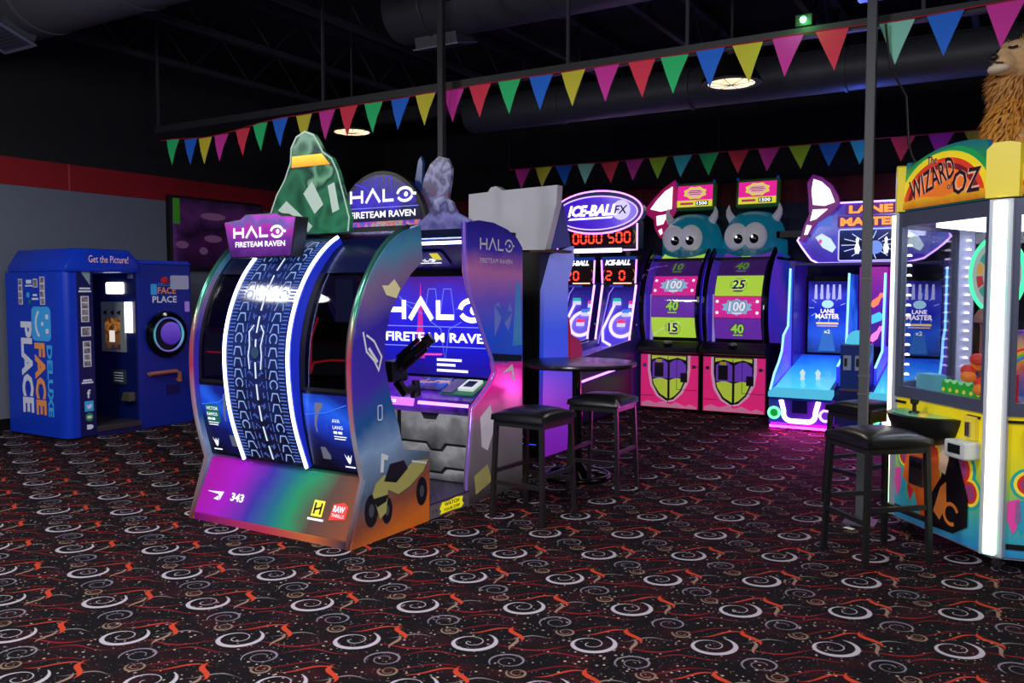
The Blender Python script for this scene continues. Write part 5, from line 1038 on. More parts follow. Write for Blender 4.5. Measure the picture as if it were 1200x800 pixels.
# ------------------------------------------------------------------ twin-lane bowling game
def bowling():
    t = thing('bowling_game', 'twin-lane bowling game with glowing blue lanes and neon-outlined sign', 'arcade game', (-1.58, 10.4, 0))
    blue = mat('lane_body_blue', (16, 44, 150), 0.3, emit=0.15); vio = mat('lane_body_violet', (60, 30, 150), 0.3, emit=0.25)
    lanes = [(-2.43, -1.75), (-1.40, -0.72)]
    surf = art('lane_glow', [(0, (70, 190, 240)), (0.35, (50, 160, 245)), (0.75, (30, 110, 230)), (1, (20, 60, 190))], (0, 1, 0), 0, 0.15, 3, emit=1.15, rough=0.12)
    for li, (a, b) in enumerate(lanes):
        m_ = (a+b)/2
        MB().box(a, b, 9.62, 9.80, 0.06, 0.36).build('lane_front', art('front_violet', [(0, (30, 60, 150)), (0.3, (50, 30, 140)), (1, (110, 30, 190))], (1, 0, 0), emit=0.4, rough=0.2), t, bevel=0.02)
        MB().prism([(9.59, 0.34), (9.59, 0.42), (9.72, 0.46), (11.0, 0.74), (11.0, 0.30), (9.72, 0.06), (9.72, 0.34)], 'x', a+0.01, b-0.01).build('lane_body', blue, t)
        MB().prism([(9.585, 0.365), (9.585, 0.425), (9.72, 0.47), (9.72, 0.40)], 'x', a, b).build('lane_lip', em('lip_cyan', (90, 200, 240), 0.85), t, bevel=0.008)
        MB().prism([(9.70, 0.458), (11.0, 0.742), (11.0, 0.752), (9.70, 0.468)], 'x', a+0.05, b-0.05).build('lane_surface', surf, t)
        for u in (-0.06, 0.10): MB().lathe([(0, 0), (0.028, 0), (0.02, 0.06), (0.032, 0.10), (0, 0.14)], (m_+u, 9.95+abs(u), 0.515), 'z', 12).build('ball_guide', em('guide_white', (210, 240, 250), 0.9), t, smooth=1.0)
        f = FY(9.62)
        U = [(m_-0.20, 0.34), (m_-0.17, 0.22)]+arc(m_-0.09, 0.19, 0.08, 180, 270, 5)+arc(m_+0.09, 0.19, 0.08, 270, 360, 5)+[(m_+0.17, 0.22), (m_+0.20, 0.34)]
        MB().tube([f(u, v, 0.012) for u, v in U], 0.026, 8).build('neon_smile', em('neon_pink_white', (255, 215, 250), 4.0), t, smooth=1.0)
        MB().fprism(f, rect(m_-0.08, m_+0.08, 0.20, 0.34), 0.0, 0.01).build('ball_pocket', mat('pocket', (26, 20, 90), 0.2), t)
        for s, nm, c in ((-1, 'green', (90, 240, 140)), (1, 'lilac', (220, 150, 255))):
            MB().tube([f(m_+s*0.275+0.058*math.cos(q*PI/12), 0.19+0.058*math.sin(q*PI/12), 0.01) for q in range(24)], 0.014, 8, True).build('neon_ring', em('ring_'+nm, c, 3.2), t, smooth=1.0)
            MB().fprism(f, circ(m_+s*0.275, 0.19, 0.045), 0.0, 0.008).build('speaker_disc', mat('disc2_'+nm, (30, 150, 60) if s < 0 else (110, 50, 190), 0.3, emit=0.5), t)
        MB().box(a+0.02, b-0.02, 9.595, 9.615, 0.03, 0.055).build('underglow_strip', em('underglow', (255, 30, 190), 26.0), t)
        MB().box(a+0.05, b-0.05, 9.80, 11.2, 0.0, 0.06).build('plinth', M_black, t)
        # end screen
        sc = MB().box(a+0.08, b-0.08, 11.05, 11.12, 0.74, 1.72).build('end_screen_housing', M_blackgloss, t)
        MB().box(a+0.11, b-0.11, 11.045, 11.05, 0.78, 1.66).build('end_screen', art('lane_screen', [(0, (30, 60, 120)), (0.3, (40, 90, 200)), (0.55, (24, 40, 170)), (0.8, (60, 60, 190)), (1, (20, 24, 110))], (0, 0, 1), 0, 0.4, 5, emit=0.9, rough=0.15), sc)
        g = FY(11.045)
        MB().flat(g, [(m_-0.10, 0.80), (m_+0.10, 0.80), (m_+0.05, 1.06), (m_-0.05, 1.06)], 0.003).build('screen_lane', em('screen_lane', (60, 120, 220), 0.9), sc)
        MB().flat(g, rect(m_-0.13, m_+0.13, 1.13, 1.155), 0.004).flat(g, rect(m_-0.12, m_+0.12, 1.105, 1.115), 0.004).build('screen_gold', em('screen_gold', (255, 200, 130), 1.2), sc)
        text('LANE', g, m_, 1.27, 0.05, em('screen_letters', (250, 235, 255), 1.4), sc, width=0.16, bold=0.03); text('MASTER', g, m_, 1.20, 0.06, em('screen_letters', (250, 235, 255), 1.4), sc, width=0.28, bold=0.03)
        MB().flat(g, circ(m_, 1.38, 0.07, 18, 0.05), 0.004).build('screen_ball', em('screen_ball', (170, 220, 255), 1.2), sc)
        for u in (-0.14, -0.07, 0.0, 0.07, 0.14): MB().flat(g, [(m_+u-0.02, 1.44), (m_+u+0.02, 1.44), (m_+u+0.012, 1.62), (m_+u-0.012, 1.62)], 0.004).build('screen_pin', em('screen_pin', (190, 190, 255), 1.0), sc)
        for k in range(10):
            aa = PI*(0.1+0.8*k/9)*(1 if k % 2 else 1); MB().stroke(g, [(m_+0.16*math.cos(aa*2-0.3), 1.33+0.12*math.sin(aa*2-0.3)), (m_+0.22*math.cos(aa*2-0.3), 1.33+0.19*math.sin(aa*2-0.3))], 0.007, 0.004).build('screen_ray', em('screen_ray', (150, 190, 255), 1.2), sc)
        text('x2', g, m_, 1.02, 0.045, M_wlit, sc, width=0.07)
        # side walls with stepped neon edge
        for s, x in ((-1, a+0.02), (1, b-0.02)):
            prof = [(9.62, 0.40), (9.62, 0.44), (9.78, 0.60), (9.98, 0.72), (10.12, 0.84), (10.18, 1.02), (10.40, 1.12), (10.46, 1.80), (11.15, 1.84), (11.15, 0.40)]
            if (li == 0 and s > 0) or (li == 1 and s < 0): prof = [(10.0, 0.48), (10.0, 0.70), (10.5, 0.85), (10.6, 1.74), (11.15, 1.74), (11.15, 0.48)]
            w = MB().prism(prof, 'x', x-0.015, x+0.015).build('side_wall', art('wall_iris', [(0, (40, 60, 220)), (0.4, (110, 70, 220)), (0.7, (40, 110, 230)), (1, (30, 40, 160))], (0, 0.6, 0.5), 0, 0.7, 4, emit=0.9, rough=0.15), t)
            MB().tube([(x, p[0]-0.01, p[1]+0.008) for p in prof[1:8] if p[0] < 11], 0.012, 6).build('neon_edge', em('neon_blue_edge', (120, 190, 255), 2.6), w)
    for lx in (-2.09, -1.06): light('underglow', 'AREA', (lx, 9.52, 0.30), 9, (1.0, 0.05, 0.65), 0.3, (lx+0.25, 8.7, 0.0))
    # divider kiosk with dome
    MB().box(-1.745, -1.405, 9.75, 10.25, 0.05, 0.46).build('divider_base', mat('divider_navy', (14, 30, 90), 0.3, emit=0.08), t)
    kb = MB().box(-1.72, -1.43, 9.85, 10.2, 0.46, 0.96).build('divider_kiosk', mat('kiosk_blue', (18, 50, 130), 0.3, emit=0.10), t, bevel=0.012)
    f = FY(9.85)
    for u in (-1.65, -1.53): 
        MB().fprism(f, rect(u-0.035, u+0.045, 0.68, 0.84), 0.0, 0.012).build('card_reader', mat('reader_grey', (130, 140, 170), 0.4, emit=0.2), kb); MB().fprism(f, rect(u-0.025, u+0.005, 0.72, 0.81), 0.012, 0.016).build('reader_slot', M_black, kb)
    MB().box(-1.72, -1.43, 9.80, 9.85, 0.44, 0.475).build('ticket_shelf', mat('shelf_wood', (120, 86, 76), 0.5), kb)
    MB().ell((-1.575, 10.02, 0.96), 0.12, 0.12, 0.15, 24, 8, 0.0, 0.5).build('ball_dome', em('dome_cyan', (90, 205, 240), 0.9), t, smooth=1.0)
    # pillar between lanes with bowling-pin print
    pl = MB().box(-1.66, -1.36, 10.62, 10.9, 0.9, 1.82).build('divider_pillar', art('pillar_print', [(0, (60, 20, 130)), (0.5, (110, 30, 170)), (1, (190, 30, 170))], (0, 0, 1), 0, 0.3, 4, emit=0.5), t)
    f = FY(10.62)
    for (p0, p1, c, nm) in (((-1.52, 1.36), (-1.40, 1.52), (255, 120, 90), 'coral'), ((-1.52, 0.96), (-1.40, 1.14), (255, 120, 200), 'rose')):
        A_ = Vector(p0); B_ = Vector(p1); d = (B_-A_); n_ = Vector((-d.y, d.x)).normalized()
        pin = [A_+n_*0.02, A_+d*0.3+n_*0.04, A_+d*0.65+n_*0.018, A_+d*0.9+n_*0.026, B_, A_+d*0.9-n_*0.026, A_+d*0.65-n_*0.018, A_+d*0.3-n_*0.04, A_-n_*0.02]
        MB().flat(f, [(p.x, p.y) for p in pin], 0.004).build('pin_print', em('pin_'+nm, c, 1.5), pl)
    MB().flat(f, [(-1.52, 1.16), (-1.42, 1.20), (-1.38, 1.26), (-1.44, 1.30), (-1.52, 1.26)], 0.004).build('ball_print', em('ball_print', (80, 200, 240), 1.2), pl)
    # header
    hp = [(-2.06, 1.86), (-1.12, 1.86)]+[(-0.96, 1.90), (-0.84, 1.99), (-0.76, 2.06), (-0.70, 2.13), (-0.74, 2.20), (-0.86, 2.22), (-0.94, 2.28), (-0.98, 2.40), (-1.02, 2.46), (-1.08, 2.54), (-2.02, 2.54), (-2.08, 2.47), (-2.10, 2.36), (-2.14, 2.26), (-2.26, 2.20), (-2.30, 2.13), (-2.25, 2.05), (-2.20, 1.98), (-2.14, 1.90)]
    kh = 10.85/10.30; f = lambda u, v, h=0.0: Vector((u*kh, 10.85-h, 1.55+(v-1.55)*kh))
    hd = MB().fprism(f, hp, -0.16, 0.0).build('header', art('header_print', [(0, (60, 30, 170)), (0.3, (80, 60, 210)), (0.55, (110, 120, 230)), (0.8, (60, 40, 180)), (1, (80, 50, 200))], (0.3, 0, 0.8), 0, 0.7, 4, emit=0.55, rough=0.15), t)
    MB().tube([f(u, v, 0.008) for u, v in hp], 0.011, 6, True).build('neon_outline', em('neon_lilac', (190, 150, 255), 3.2), hd, smooth=1.0)
    for s, x in ((-1, -1.97), (1, -1.06)):
        MB().flat(f, [(x-0.13, 2.16), (x-0.05, 2.04), (x+0.06, 1.98), (x+0.10, 2.04), (x+0.04, 2.14), (x-0.06, 2.20)], 0.004).build('pin_print', em('pin_pale', (200, 225, 250), 1.2), hd)
        MB().flat(f, [(x-0.10, 2.10), (x-0.08, 2.14), (x-0.05, 2.12), (x-0.07, 2.08)], 0.006).build('pin_stripe', em('pin_stripe', (225, 90, 160), 1.0), hd)
    org = em('letters_orange', (255, 150, 70), 1.5); 
    MB().flat(f, rect(-1.78, -1.24, 2.40, 2.52), 0.004).build('letter_plate', mat('plate_violet', (110, 40, 150), 0.4, emit=0.4), hd)
    text('LANE', f, -1.51, 2.415, 0.09, org, hd, width=0.46, lift=0.008, bold=0.05)
    MB().flat(f, rect(-1.86, -1.16, 2.26, 2.385), 0.004).build('letter_plate', mat('plate_violet', (110, 40, 150), 0.4, emit=0.4), hd)
    text('MASTER', f, -1.51, 2.275, 0.095, org, hd, width=0.64, lift=0.008, bold=0.05)
    MB().flat(f, rrect(-2.08, -1.92, 2.28, 2.40, 0.01), 0.004).build('logo_tile', mat('tile_blue', (90, 130, 230), 0.4, emit=0.6), hd)
    hs = MB().fprism(f, rrect(-1.84, -1.18, 1.885, 2.235, 0.02), 0.002, 0.02).build('header_screen', art('header_screen_print', [(0, (16, 16, 60)), (0.4, (30, 40, 120)), (0.6, (14, 14, 50)), (1, (40, 60, 150))], (0, 0, 1), 0, 0.8, 6, emit=0.5, rough=0.12), hd)
    MB().stroke(f, rrect(-1.84, -1.18, 1.885, 2.235, 0.02), 0.014, 0.022, True).build('screen_border', em('border_lilac', (170, 170, 255), 1.6), hd)
    for k in range(14):
        a = 2*PI*k/14; MB().stroke(f, [(-1.51+0.14*math.cos(a), 2.06+0.07*math.sin(a)), (-1.51+0.30*math.cos(a), 2.06+0.16*math.sin(a))], 0.008, 0.024).build('screen_ray', em('ray_white', (200, 215, 255), 1.2), hd)
    MB().flat(f, circ(-1.45, 2.03, 0.075, 20), 0.028).build('screen_ball', em('screen_ball2', (120, 150, 235), 1.1), hd)
    for u in (-1.64, -1.56, -1.34): MB().flat(f, [(u-0.018, 1.96), (u+0.018, 1.96), (u+0.03, 2.02), (u+0.012, 2.08), (u+0.018, 2.12), (u, 2.15), (u-0.018, 2.12), (u-0.012, 2.08), (u-0.03, 2.02)], 0.03).build('screen_pin', M_wlit, hd)
    MB().box(-2.36, -0.79, 10.46, 11.2, 1.845, 1.872).build('canopy', mat('canopy_violet', (40, 20, 100), 0.3, emit=0.15), t)
    for x in (-2.40, -0.75): MB().box(x-0.03, x+0.03, 10.5, 11.2, 0.3, 1.9).build('frame_post', vio, t)
    return t
bowling()
light('added_duct_wash', 'SPOT', (-1.6, 9.35, 2.62), 26, (0.08, 0.16, 1.0), 0.08, (-1.2, 8.7, 3.6), 2.4)  # unseen blue spot added to colour the underside of the low duct

# ------------------------------------------------------------------ bar table and stools
M_vinyl = mat('black_vinyl', (17, 17, 19), 0.28); M_legs = mat('black_powder_coat', (26, 27, 30), 0.42)
t = thing('bar_table', 'tall round black bar table between two black stools', 'table', (-3.15, 6.28, 0))
tx, ty = -3.15, 6.28
MB().lathe([(0, 0.925), (0.46, 0.925), (0.485, 0.935), (0.49, 0.948), (0.485, 0.96), (0.47, 0.964), (0, 0.964)], (tx, ty, 0), 'z', 48).build('table_top', mat('table_laminate', (30, 27, 34), 0.25), t, smooth=0.5)
MB().lathe([(0.0, 0.03), (0.045, 0.03), (0.045, 0.50), (0.052, 0.51), (0.052, 0.56), (0.038, 0.57), (0.038, 0.90), (0.11, 0.91), (0.11, 0.924), (0, 0.924)], (tx, ty, 0), 'z', 20).build('column', M_blackgloss, t, smooth=0.5)
MB().lathe([(0, 0.0), (0.10, 0.0), (0.11, 0.05), (0.07, 0.10), (0.05, 0.12), (0, 0.12)], (tx, ty, 0), 'z', 20).build('foot_hub', M_blackgloss, t, smooth=0.5)
MB().tube([(tx+0.27*math.cos(a*PI/20), ty+0.27*math.sin(a*PI/20), 0.022) for a in range(40)], 0.022, 8, True).build('foot_ring', M_blackgloss, t, smooth=1.0)
for k in range(4):
    a = k*PI/2+0.6
    MB().tube([(tx+0.08*math.cos(a), ty+0.08*math.sin(a), 0.06), (tx+0.26*math.cos(a), ty+0.26*math.sin(a), 0.022)], 0.018, 8).build('foot_spoke', M_blackgloss, t, smooth=1.0)
def stool(label, loc, rot):
    t = thing('bar_stool', label, 'stool', loc, rot, 'black bar stools', local=True)
    st = MB().box(-0.205, 0.205, -0.205, 0.205, 0.69, 0.755)
    n = 10; vs = []; fs = []
    so = []
    for i in range(n+1):
        for j in range(n+1):
            u = -1+2*i/n; v = -1+2*j/n; z = 0.715+0.042*(1-u**4)*(1-v**4)
            vs.append((0.208*u, 0.208*v, z))
    for i in range(n):
        for j in range(n): fs.append((i*(n+1)+j, (i+1)*(n+1)+j, (i+1)*(n+1)+j+1, i*(n+1)+j+1))
    k0 = len(vs); rim = [i*(n+1) for i in range(n+1)]+[n*(n+1)+j for j in range(1, n+1)]+[i*(n+1)+n for i in range(n-1, -1, -1)]+[j for j in range(n-1, 0, -1)]
    for r in rim: vs.append((vs[r][0]*1.02, vs[r][1]*1.02, 0.675))
    m = len(rim); fs += [(rim[q], rim[(q+1) % m], k0+(q+1) % m, k0+q) for q in range(m)]+[tuple(k0+q for q in range(m))]
    MB().add(vs, fs).build('seat', M_vinyl, t, smooth=1.2)
    MB().box(-0.195, 0.195, -0.195, -0.17, 0.635, 0.676).box(-0.195, 0.195, 0.17, 0.195, 0.635, 0.676).box(-0.195, -0.17, -0.17, 0.17, 0.635, 0.676).box(0.17, 0.195, -0.17, 0.17, 0.635, 0.676).build('seat_frame', M_legs, t)
    for sx in (-1, 1):
        for sy in (-1, 1):
            lb = MB(); a = Vector((sx*0.183, sy*0.183, 0.66)); b = Vector((sx*0.205, sy*0.205, 0.0)); w = 0.0145
            lb.add([a+Vector((p*w, q*w, 0)) for p, q in ((-1, -1), (1, -1), (1, 1), (-1, 1))]+[b+Vector((p*w, q*w, 0)) for p, q in ((-1, -1), (1, -1), (1, 1), (-1, 1))], [(0, 1, 2, 3), (7, 6, 5, 4), (0, 4, 5, 1), (1, 5, 6, 2), (2, 6, 7, 3), (3, 7, 4, 0)])
            lb.build('leg', M_legs, t)
    for s in (-1, 1):
        MB().box(-0.185, 0.185, s*0.196-0.011, s*0.196+0.011, 0.235, 0.262).build('stretcher', M_legs, t)
        MB().box(s*0.194-0.011, s*0.194+0.011, -0.185, 0.185, 0.31, 0.337).build('stretcher', M_legs, t)
    return t
s1 = stool('black stool at the left front of the bar table, beside the shooter cabinet', (-2.86, 5.05, 0), math.radians(-4))
dup(s1, (-2.79, 6.02, 0), math.radians(2), 'black stool tucked in at the right side of the bar table')
dup(s1, (-0.71, 5.31, 0), math.radians(-47), 'nearest black stool, in front of the rainbow coin pusher')
dup(s1, (-0.94, 6.56, 0), math.radians(-35), 'black stool half hidden behind the grey square post')

# ------------------------------------------------------------------ six-sided coin pusher with rainbow header
OZC = Vector((0.20, 6.215, 0)); OZR = math.radians(-50); OZS = 0.95; OZA = OZS*math.sqrt(3)/2
def oz_local(p):
    d = Vector(p)-OZC; c, s = math.cos(-OZR), math.sin(-OZR)
    return Vector((d.x*c-d.y*s, d.x*s+d.y*c, d.z))
def pusher():
    t = thing('coin_pusher', 'six-sided yellow coin pusher with rainbow arched header and lit corner posts', 'arcade game', OZC, OZR, local=True)
    grey = mat('pusher_grey', (92, 98, 122), 0.35, 0.4); light_g = mat('pusher_light', (170, 176, 196), 0.35, 0.2, emit=0.08)
    hexa = lambda r: [(r*math.cos(math.radians(60*k)), r*math.sin(math.radians(60*k))) for k in range(6)]
    R = OZS
    MB().prism(hexa(R*0.97), 'z', 0.07, 0.10).build('base_plate', light_g, t)
    MB().prism(hexa(R*0.95), 'z', 0.86, 0.90).build('playfield', art('playfield_print', [(0, (70, 76, 100)), (0.5, (110, 116, 150)), (1, (60, 60, 90))], (1, 0, 0), 0, 0.8, 5, emit=0.2, rough=0.15), t)
    MB().prism(hexa(R*0.98), 'z', 1.98, 2.05).build('roof', grey, t)
    MB().prism(hexa(R*0.75), 'z', 1.95, 1.978).build('ceiling_light', em('pusher_ceiling', (225, 230, 255), 6.0), t)
    MB().prism(hexa(R*0.28), 'z', 0.90, 1.30).build('prize_tower', art('tower_print', [(0, (60, 80, 150)), (0.4, (190, 90, 60)), (0.7, (220, 170, 60)), (1, (90, 60, 140))], (0, 0, 1), 0, 0.8, 5, emit=0.35), t)
    panel = art('oz_panel_print', [(0, (40, 130, 190)), (0.18, (60, 160, 170)), (0.36, (96, 180, 110)), (0.58, (196, 204, 50)), (0.8, (232, 214, 30)), (1, (232, 206, 24))], (0, 0, 1), 0, 0.12, 4, emit=0.22, rough=0.3)
    for k in range(6):
        a = math.radians(-90+60*k)
        n = Vector((math.cos(a), math.sin(a), 0)); xd = Vector((-n.y, n.x, 0))
        f = frame(n*OZA, xd, (0, 0, 1))
        h = OZS/2
        lp = MB().fprism(f, rect(-h+0.05, h-0.05, 0.09, 0.86), -0.03, 0.0).build('lower_panel', panel, t)
        wf = MB()
        for q in (rect(-h+0.04, h-0.04, 0.87, 0.94), rect(-h+0.04, h-0.04, 1.955, 2.04), rect(-h+0.04, -h+0.095, 0.94, 1.955), rect(h-0.095, h-0.04, 0.94, 1.955)): wf.fprism(f, q, -0.02, 0.015)
        wf.build('window_frame', grey, t)
        MB().fprism(f, rect(-h+0.09, h-0.09, 0.93, 1.96), -0.006, 0.0).build('window_pane', M_glass, t)
        # corner post with light strip (at the right end of each face)
        ca = math.radians(-60+60*k); cn = Vector((math.cos(ca), math.sin(ca), 0)); cx = Vector((-cn.y, cn.x, 0))
        cf = frame(cn*OZS, cx, (0, 0, 1))
        MB().fprism(cf, [(-0.06, 0.09), (0.06, 0.09), (0.06, 2.04), (-0.06, 2.04)], -0.07, 0.0).build('corner_post', light_g, t)
        MB().fprism(cf, rrect(-0.032, 0.032, 0.10, 2.03, 0.01), 0.0, 0.02).build('corner_light', art('corner_glow', [(0, (190, 250, 200)), (0.25, (250, 240, 190)), (0.5, (255, 250, 225)), (0.75, (200, 250, 215)), (1, (255, 245, 200))], (0, 0, 1), 0, 0.3, 2, emit=2.4), t)
        inner = MB()
        for q in range(15): MB().lathe([(0, 0), (0.018, 0), (0.014, 0.012), (0, 0.016)], tuple(cf(0, 1.0+q*0.064, -0.088)), 'z', 10).build('inner_led', em('led_white', (220, 215, 255), 4.0), t, smooth=1.0)
        # header
        top = [(-h+0.01, 2.05), (h-0.10, 2.05), (h-0.10, 2.31)]+[(u, 2.24+0.165*(1-((u-0.1)/0.62)**2)) for u in [0.34-0.085*q for q in range(10)]]+[(-h+0.01, 2.22)]
        hd = MB().fprism(f, top, -0.03, 0.0).build('header', art('header_teal', [(0, (20, 60, 90)), (0.4, (24, 110, 90)), (0.7, (40, 140, 70)), (1, (30, 90, 130))], (0.2, 0.2, 0.8), 0, 0.25, 4, emit=0.3), t)
        if k in (0, 1):
            def cl(u, v):     # keep the printed bands on the board
                return (max(-h+0.02, min(h-0.11, u)), max(2.06, min(v, 2.22+0.165*(1-((u-0.1)/0.62)**2))))
            bands = [((30, 150, 80), 0.50), ((236, 214, 40), 0.455), ((214, 60, 40), 0.40), ((120, 24, 40), 0.355), ((230, 120, 40), 0.31)]
            for bi, (c, r) in enumerate(bands):
                MB().flat(f, [cl(u, v) for u, v in arc(-0.02, 2.06, r*0.93, 0, 180, 22, r*0.68)], 0.002+bi*0.0015).build('rainbow_band', mat('rainbow_%d' % bi, c, 0.35, emit=0.35), hd)
            MB().flat(f, [(-0.42, 2.06), (0.36, 2.06), (0.36, 2.11), (0.20, 2.13), (0.0, 2.10), (-0.2, 2.12), (-0.42, 2.10)], 0.012).build('gold_field', art('gold_field', [(0, (190, 110, 20)), (1, (232, 180, 40))], (0, 0, 1), 0, 0.6, 14, emit=0.35), hd)
            pink = mat('letter_back', (236, 180, 150), 0.4, emit=0.3); ink = mat('letter_ink', (46, 22, 40), 0.5)
            for m_, b_, lf in ((pink, 0.05, 0.014), (ink, 0.012, 0.017)):
                put_text(MB(), 'The', f, -0.10, 2.305, 0.05, 0.09, 'C', lf, 0.1, b_).build('lettering', m_, hd)
                put_text(MB(), 'WIZARD', frame(f(0, 0, 0), (xd+Vector((0, 0, 0.28))), Vector((0, 0, 1))-xd*0.28), 0.50, 2.10, 0.13, 0.42, 'C', lf, 0.0, b_).build('lettering', m_, hd)
                put_text(MB(), 'of', f, 0.07, 2.14, 0.04, None, 'C', lf, 0.1, b_).build('lettering', m_, hd)
                put_text(MB(), 'OZ', f, 0.21, 2.10, 0.14, 0.24, 'C', lf, 0.1, b_).build('lettering', m_, hd)
            # lower panel print: rainbow cloud outlines and flame-like blobs
            for (u, v, r) in ((0.22, 0.52, 0.13), (0.30, 0.40, 0.10), (-0.30, 0.50, 0.09), (-0.22, 0.58, 0.08)):
                for ci, (c, q) in enumerate((((40, 160, 150), 1.0), ((240, 220, 60), 0.82), ((206, 50, 40), 0.64), ((150, 60, 110), 0.46))):
                    MB().flat(f, circ(u, v, r*q, 18), 0.002+ci*0.001+abs(u)*0.001).build('cloud_ring', mat('cloud_%d' % ci, c, 0.4, emit=0.22), lp)
            MB().flat(f, [(-0.32, 0.36), (-0.26, 0.60), (-0.12, 0.66), (0.02, 0.60), (0.06, 0.40), (0.0, 0.24), (-0.12, 0.14), (-0.20, 0.30)], 0.008).build('orange_blob', art('blob_orange', [(0, (190, 70, 20)), (0.6, (226, 110, 40)), (1, (200, 60, 40))], (0, 0, 1), 0, 0.5, 8, emit=0.22), lp)
            MB().flat(f, [(-0.06, 0.12), (-0.04, 0.30), (0.06, 0.44), (0.10, 0.62), (0.18, 0.64), (0.24, 0.50), (0.30, 0.36), (0.30, 0.20), (0.18, 0.13)], 0.010).build('dark_blob', mat('blob_black', (22, 18, 24), 0.4), lp)
            MB().flat(f, [(0.0, 0.22), (0.06, 0.38), (0.11, 0.42), (0.12, 0.28), (0.06, 0.18)], 0.012).build('orange_patch', mat('blob_orange2', (216, 120, 50), 0.4, emit=0.2), lp)
            MB().stroke(f, arc(0.16, 0.24, 0.06, 20, 300, 14), 0.022, 0.013).build('orange_swirl', mat('blob_orange2', (216, 120, 50), 0.4, emit=0.2), lp)
            MB().flat(f, [(0.04, 0.48), (0.05, 0.64), (0.10, 0.66), (0.13, 0.56), (0.10, 0.46)], 0.013).build('pale_patch', mat('blob_pale', (226, 190, 160), 0.4, emit=0.2), lp)
            for u, c, nm in ((-0.33, (40, 150, 180), 'a'), (-0.24, (200, 40, 50), 'b'), (-0.37, (220, 70, 160), 'c')):
                MB().flat(f, [(u-0.03, 0.40), (u+0.03, 0.42), (u+0.04, 0.30), (u, 0.22), (u-0.03, 0.30)], 0.006).build('drip_print', mat('drip_'+nm, c, 0.4, emit=0.22), lp)
            MB().fprism(f, rect(-0.40, -0.30, 0.135, 0.165), 0.0, 0.006).build('vent_slot', M_black, t)
        if k in (0, 1):
            # control bowl
            bx = -0.06; vs = []; fs = []; nb = 16; rows = [(1.0, 0.80), (0.97, 0.77), (0.85, 0.70), (0.62, 0.645), (0.3, 0.62), (0.02, 0.615)]
            for rr, z in rows:
                for q in range(nb+1):
                    an = PI*q/nb; vs.append(f(bx+0.27*rr*math.cos(an), z, 0.24*rr*math.sin(an)))
            for i in range(len(rows)-1):
                for q in range(nb): fs.append((i*(nb+1)+q, i*(nb+1)+q+1, (i+1)*(nb+1)+q+1, (i+1)*(nb+1)+q))
            fs.append(tuple(range(nb+1))); fs.append(tuple(i*(nb+1) for i in range(len(rows)))+tuple(i*(nb+1)+nb for i in range(len(rows)-1, -1, -1)))
            cb = MB().add(vs, fs).build('control_bowl', M_black, t, smooth=0.6)
            top_f = frame(f(bx, 0.802, 0.0), xd, n)
            MB().flat(top_f, arc(0, 0.01, 0.24, 0, 180, 18, 0.20), 0.0 if False else -0.002).build('bowl_print', art('bowl_print', [(0, (60, 140, 70)), (0.5, (50, 150, 140)), (1, (150, 180, 60))], (1, 0, 0), 0, 0.8, 9, emit=0.3), cb)
            c0 = f(bx-0.02, 0.80, 0.10)
            MB().lathe([(0, 0), (0.035, 0), (0.03, 0.015), (0.012, 0.02), (0.012, 0.055), (0.024, 0.065), (0.024, 0.09), (0, 0.10)], tuple(c0), 'z', 14).build('joystick', M_black, cb, smooth=0.7)
            MB().lathe([(0, 0), (0.034, 0), (0.03, 0.018), (0, 0.022)], tuple(f(bx+0.10, 0.80, 0.12)), 'z', 14).build('button', mat('button_gold', (200, 170, 40), 0.3, emit=0.2), cb, smooth=0.7)
            MB().fprism(f, rrect(0.20, 0.38, 0.60, 0.70, 0.015), 0.0, 0.10).build('card_reader', mat('reader_pale', (190, 196, 200), 0.3, emit=0.12), t, bevel=0.01)
            MB().fprism(f, rect(0.24, 0.34, 0.63, 0.68), 0.10, 0.105).build('reader_display', M_black, t)
            MB().fprism(f, rect(0.27, 0.36, 0.71, 0.84), 0.0, 0.03).build('reader_badge', mat('badge_yellow3', (222, 200, 60), 0.4, emit=0.2), t)
            MB().tube([f(0.315, 0.73, 0.035), f(0.315, 0.81, 0.035)], 0.018, 10).build('coin_slot', M_chrome, t, smooth=0.8)
            MB().fprism(f, rrect(-0.22, -0.08, 0.34, 0.52, 0.01), 0.0, 0.035).build('ticket_door', mat('door_steel', (140, 134, 130), 0.25, 0.9), t, bevel=0.006)
            MB().fprism(f, rect(-0.20, -0.10, 0.45, 0.49), 0.035, 0.04).build('ticket_slot', M_black, t)
            for q in (-0.36, 0.32): MB().fprism(f, rect(q-0.05, q+0.05, 0.83, 0.845), 0.0, 0.012).build('hinge', M_black, t)
        MB().fprism(cf, [(-0.085, 2.05), (0.085, 2.05), (0.085, 2.33), (0.03, 2.345), (-0.05, 2.345), (-0.085, 2.31)], -0.05, 0.0).build('corner_block', mat('block_yellow', (226, 206, 40), 0.4, emit=0.18), t)
        w = cf(0, 0, -0.12)
        MB().lathe([(0, 0), (0.03, 0), (0.035, 0.015), (0.035, 0.03), (0.02, 0.035), (0.02, 0.075), (0, 0.075)], (w.x, w.y, 0), 'z', 12).build('caster', M_steel, t, smooth=0.6)
    # prizes and moving parts behind the glass of the near face
    f = frame(Vector((0, -OZA, 0)), (1, 0, 0), (0, 0, 1))
    for q in range(7):
        u = -0.13+q*0.062
        MB().fprism(f, [(u, 0.90), (u+0.05, 0.90), (u+0.045, 0.985), (u+0.025, 1.005), (u+0.005, 0.985)], -0.16, -0.11).build('green_marker', mat('marker_green', (50, 170, 60), 0.4, emit=0.35), t)
        MB().fprism(f, circ(u+0.025, 0.945, 0.012, 8), -0.109, -0.105).build('marker_dot', mat('marker_yellow', (230, 220, 90), 0.4, emit=0.4), t)
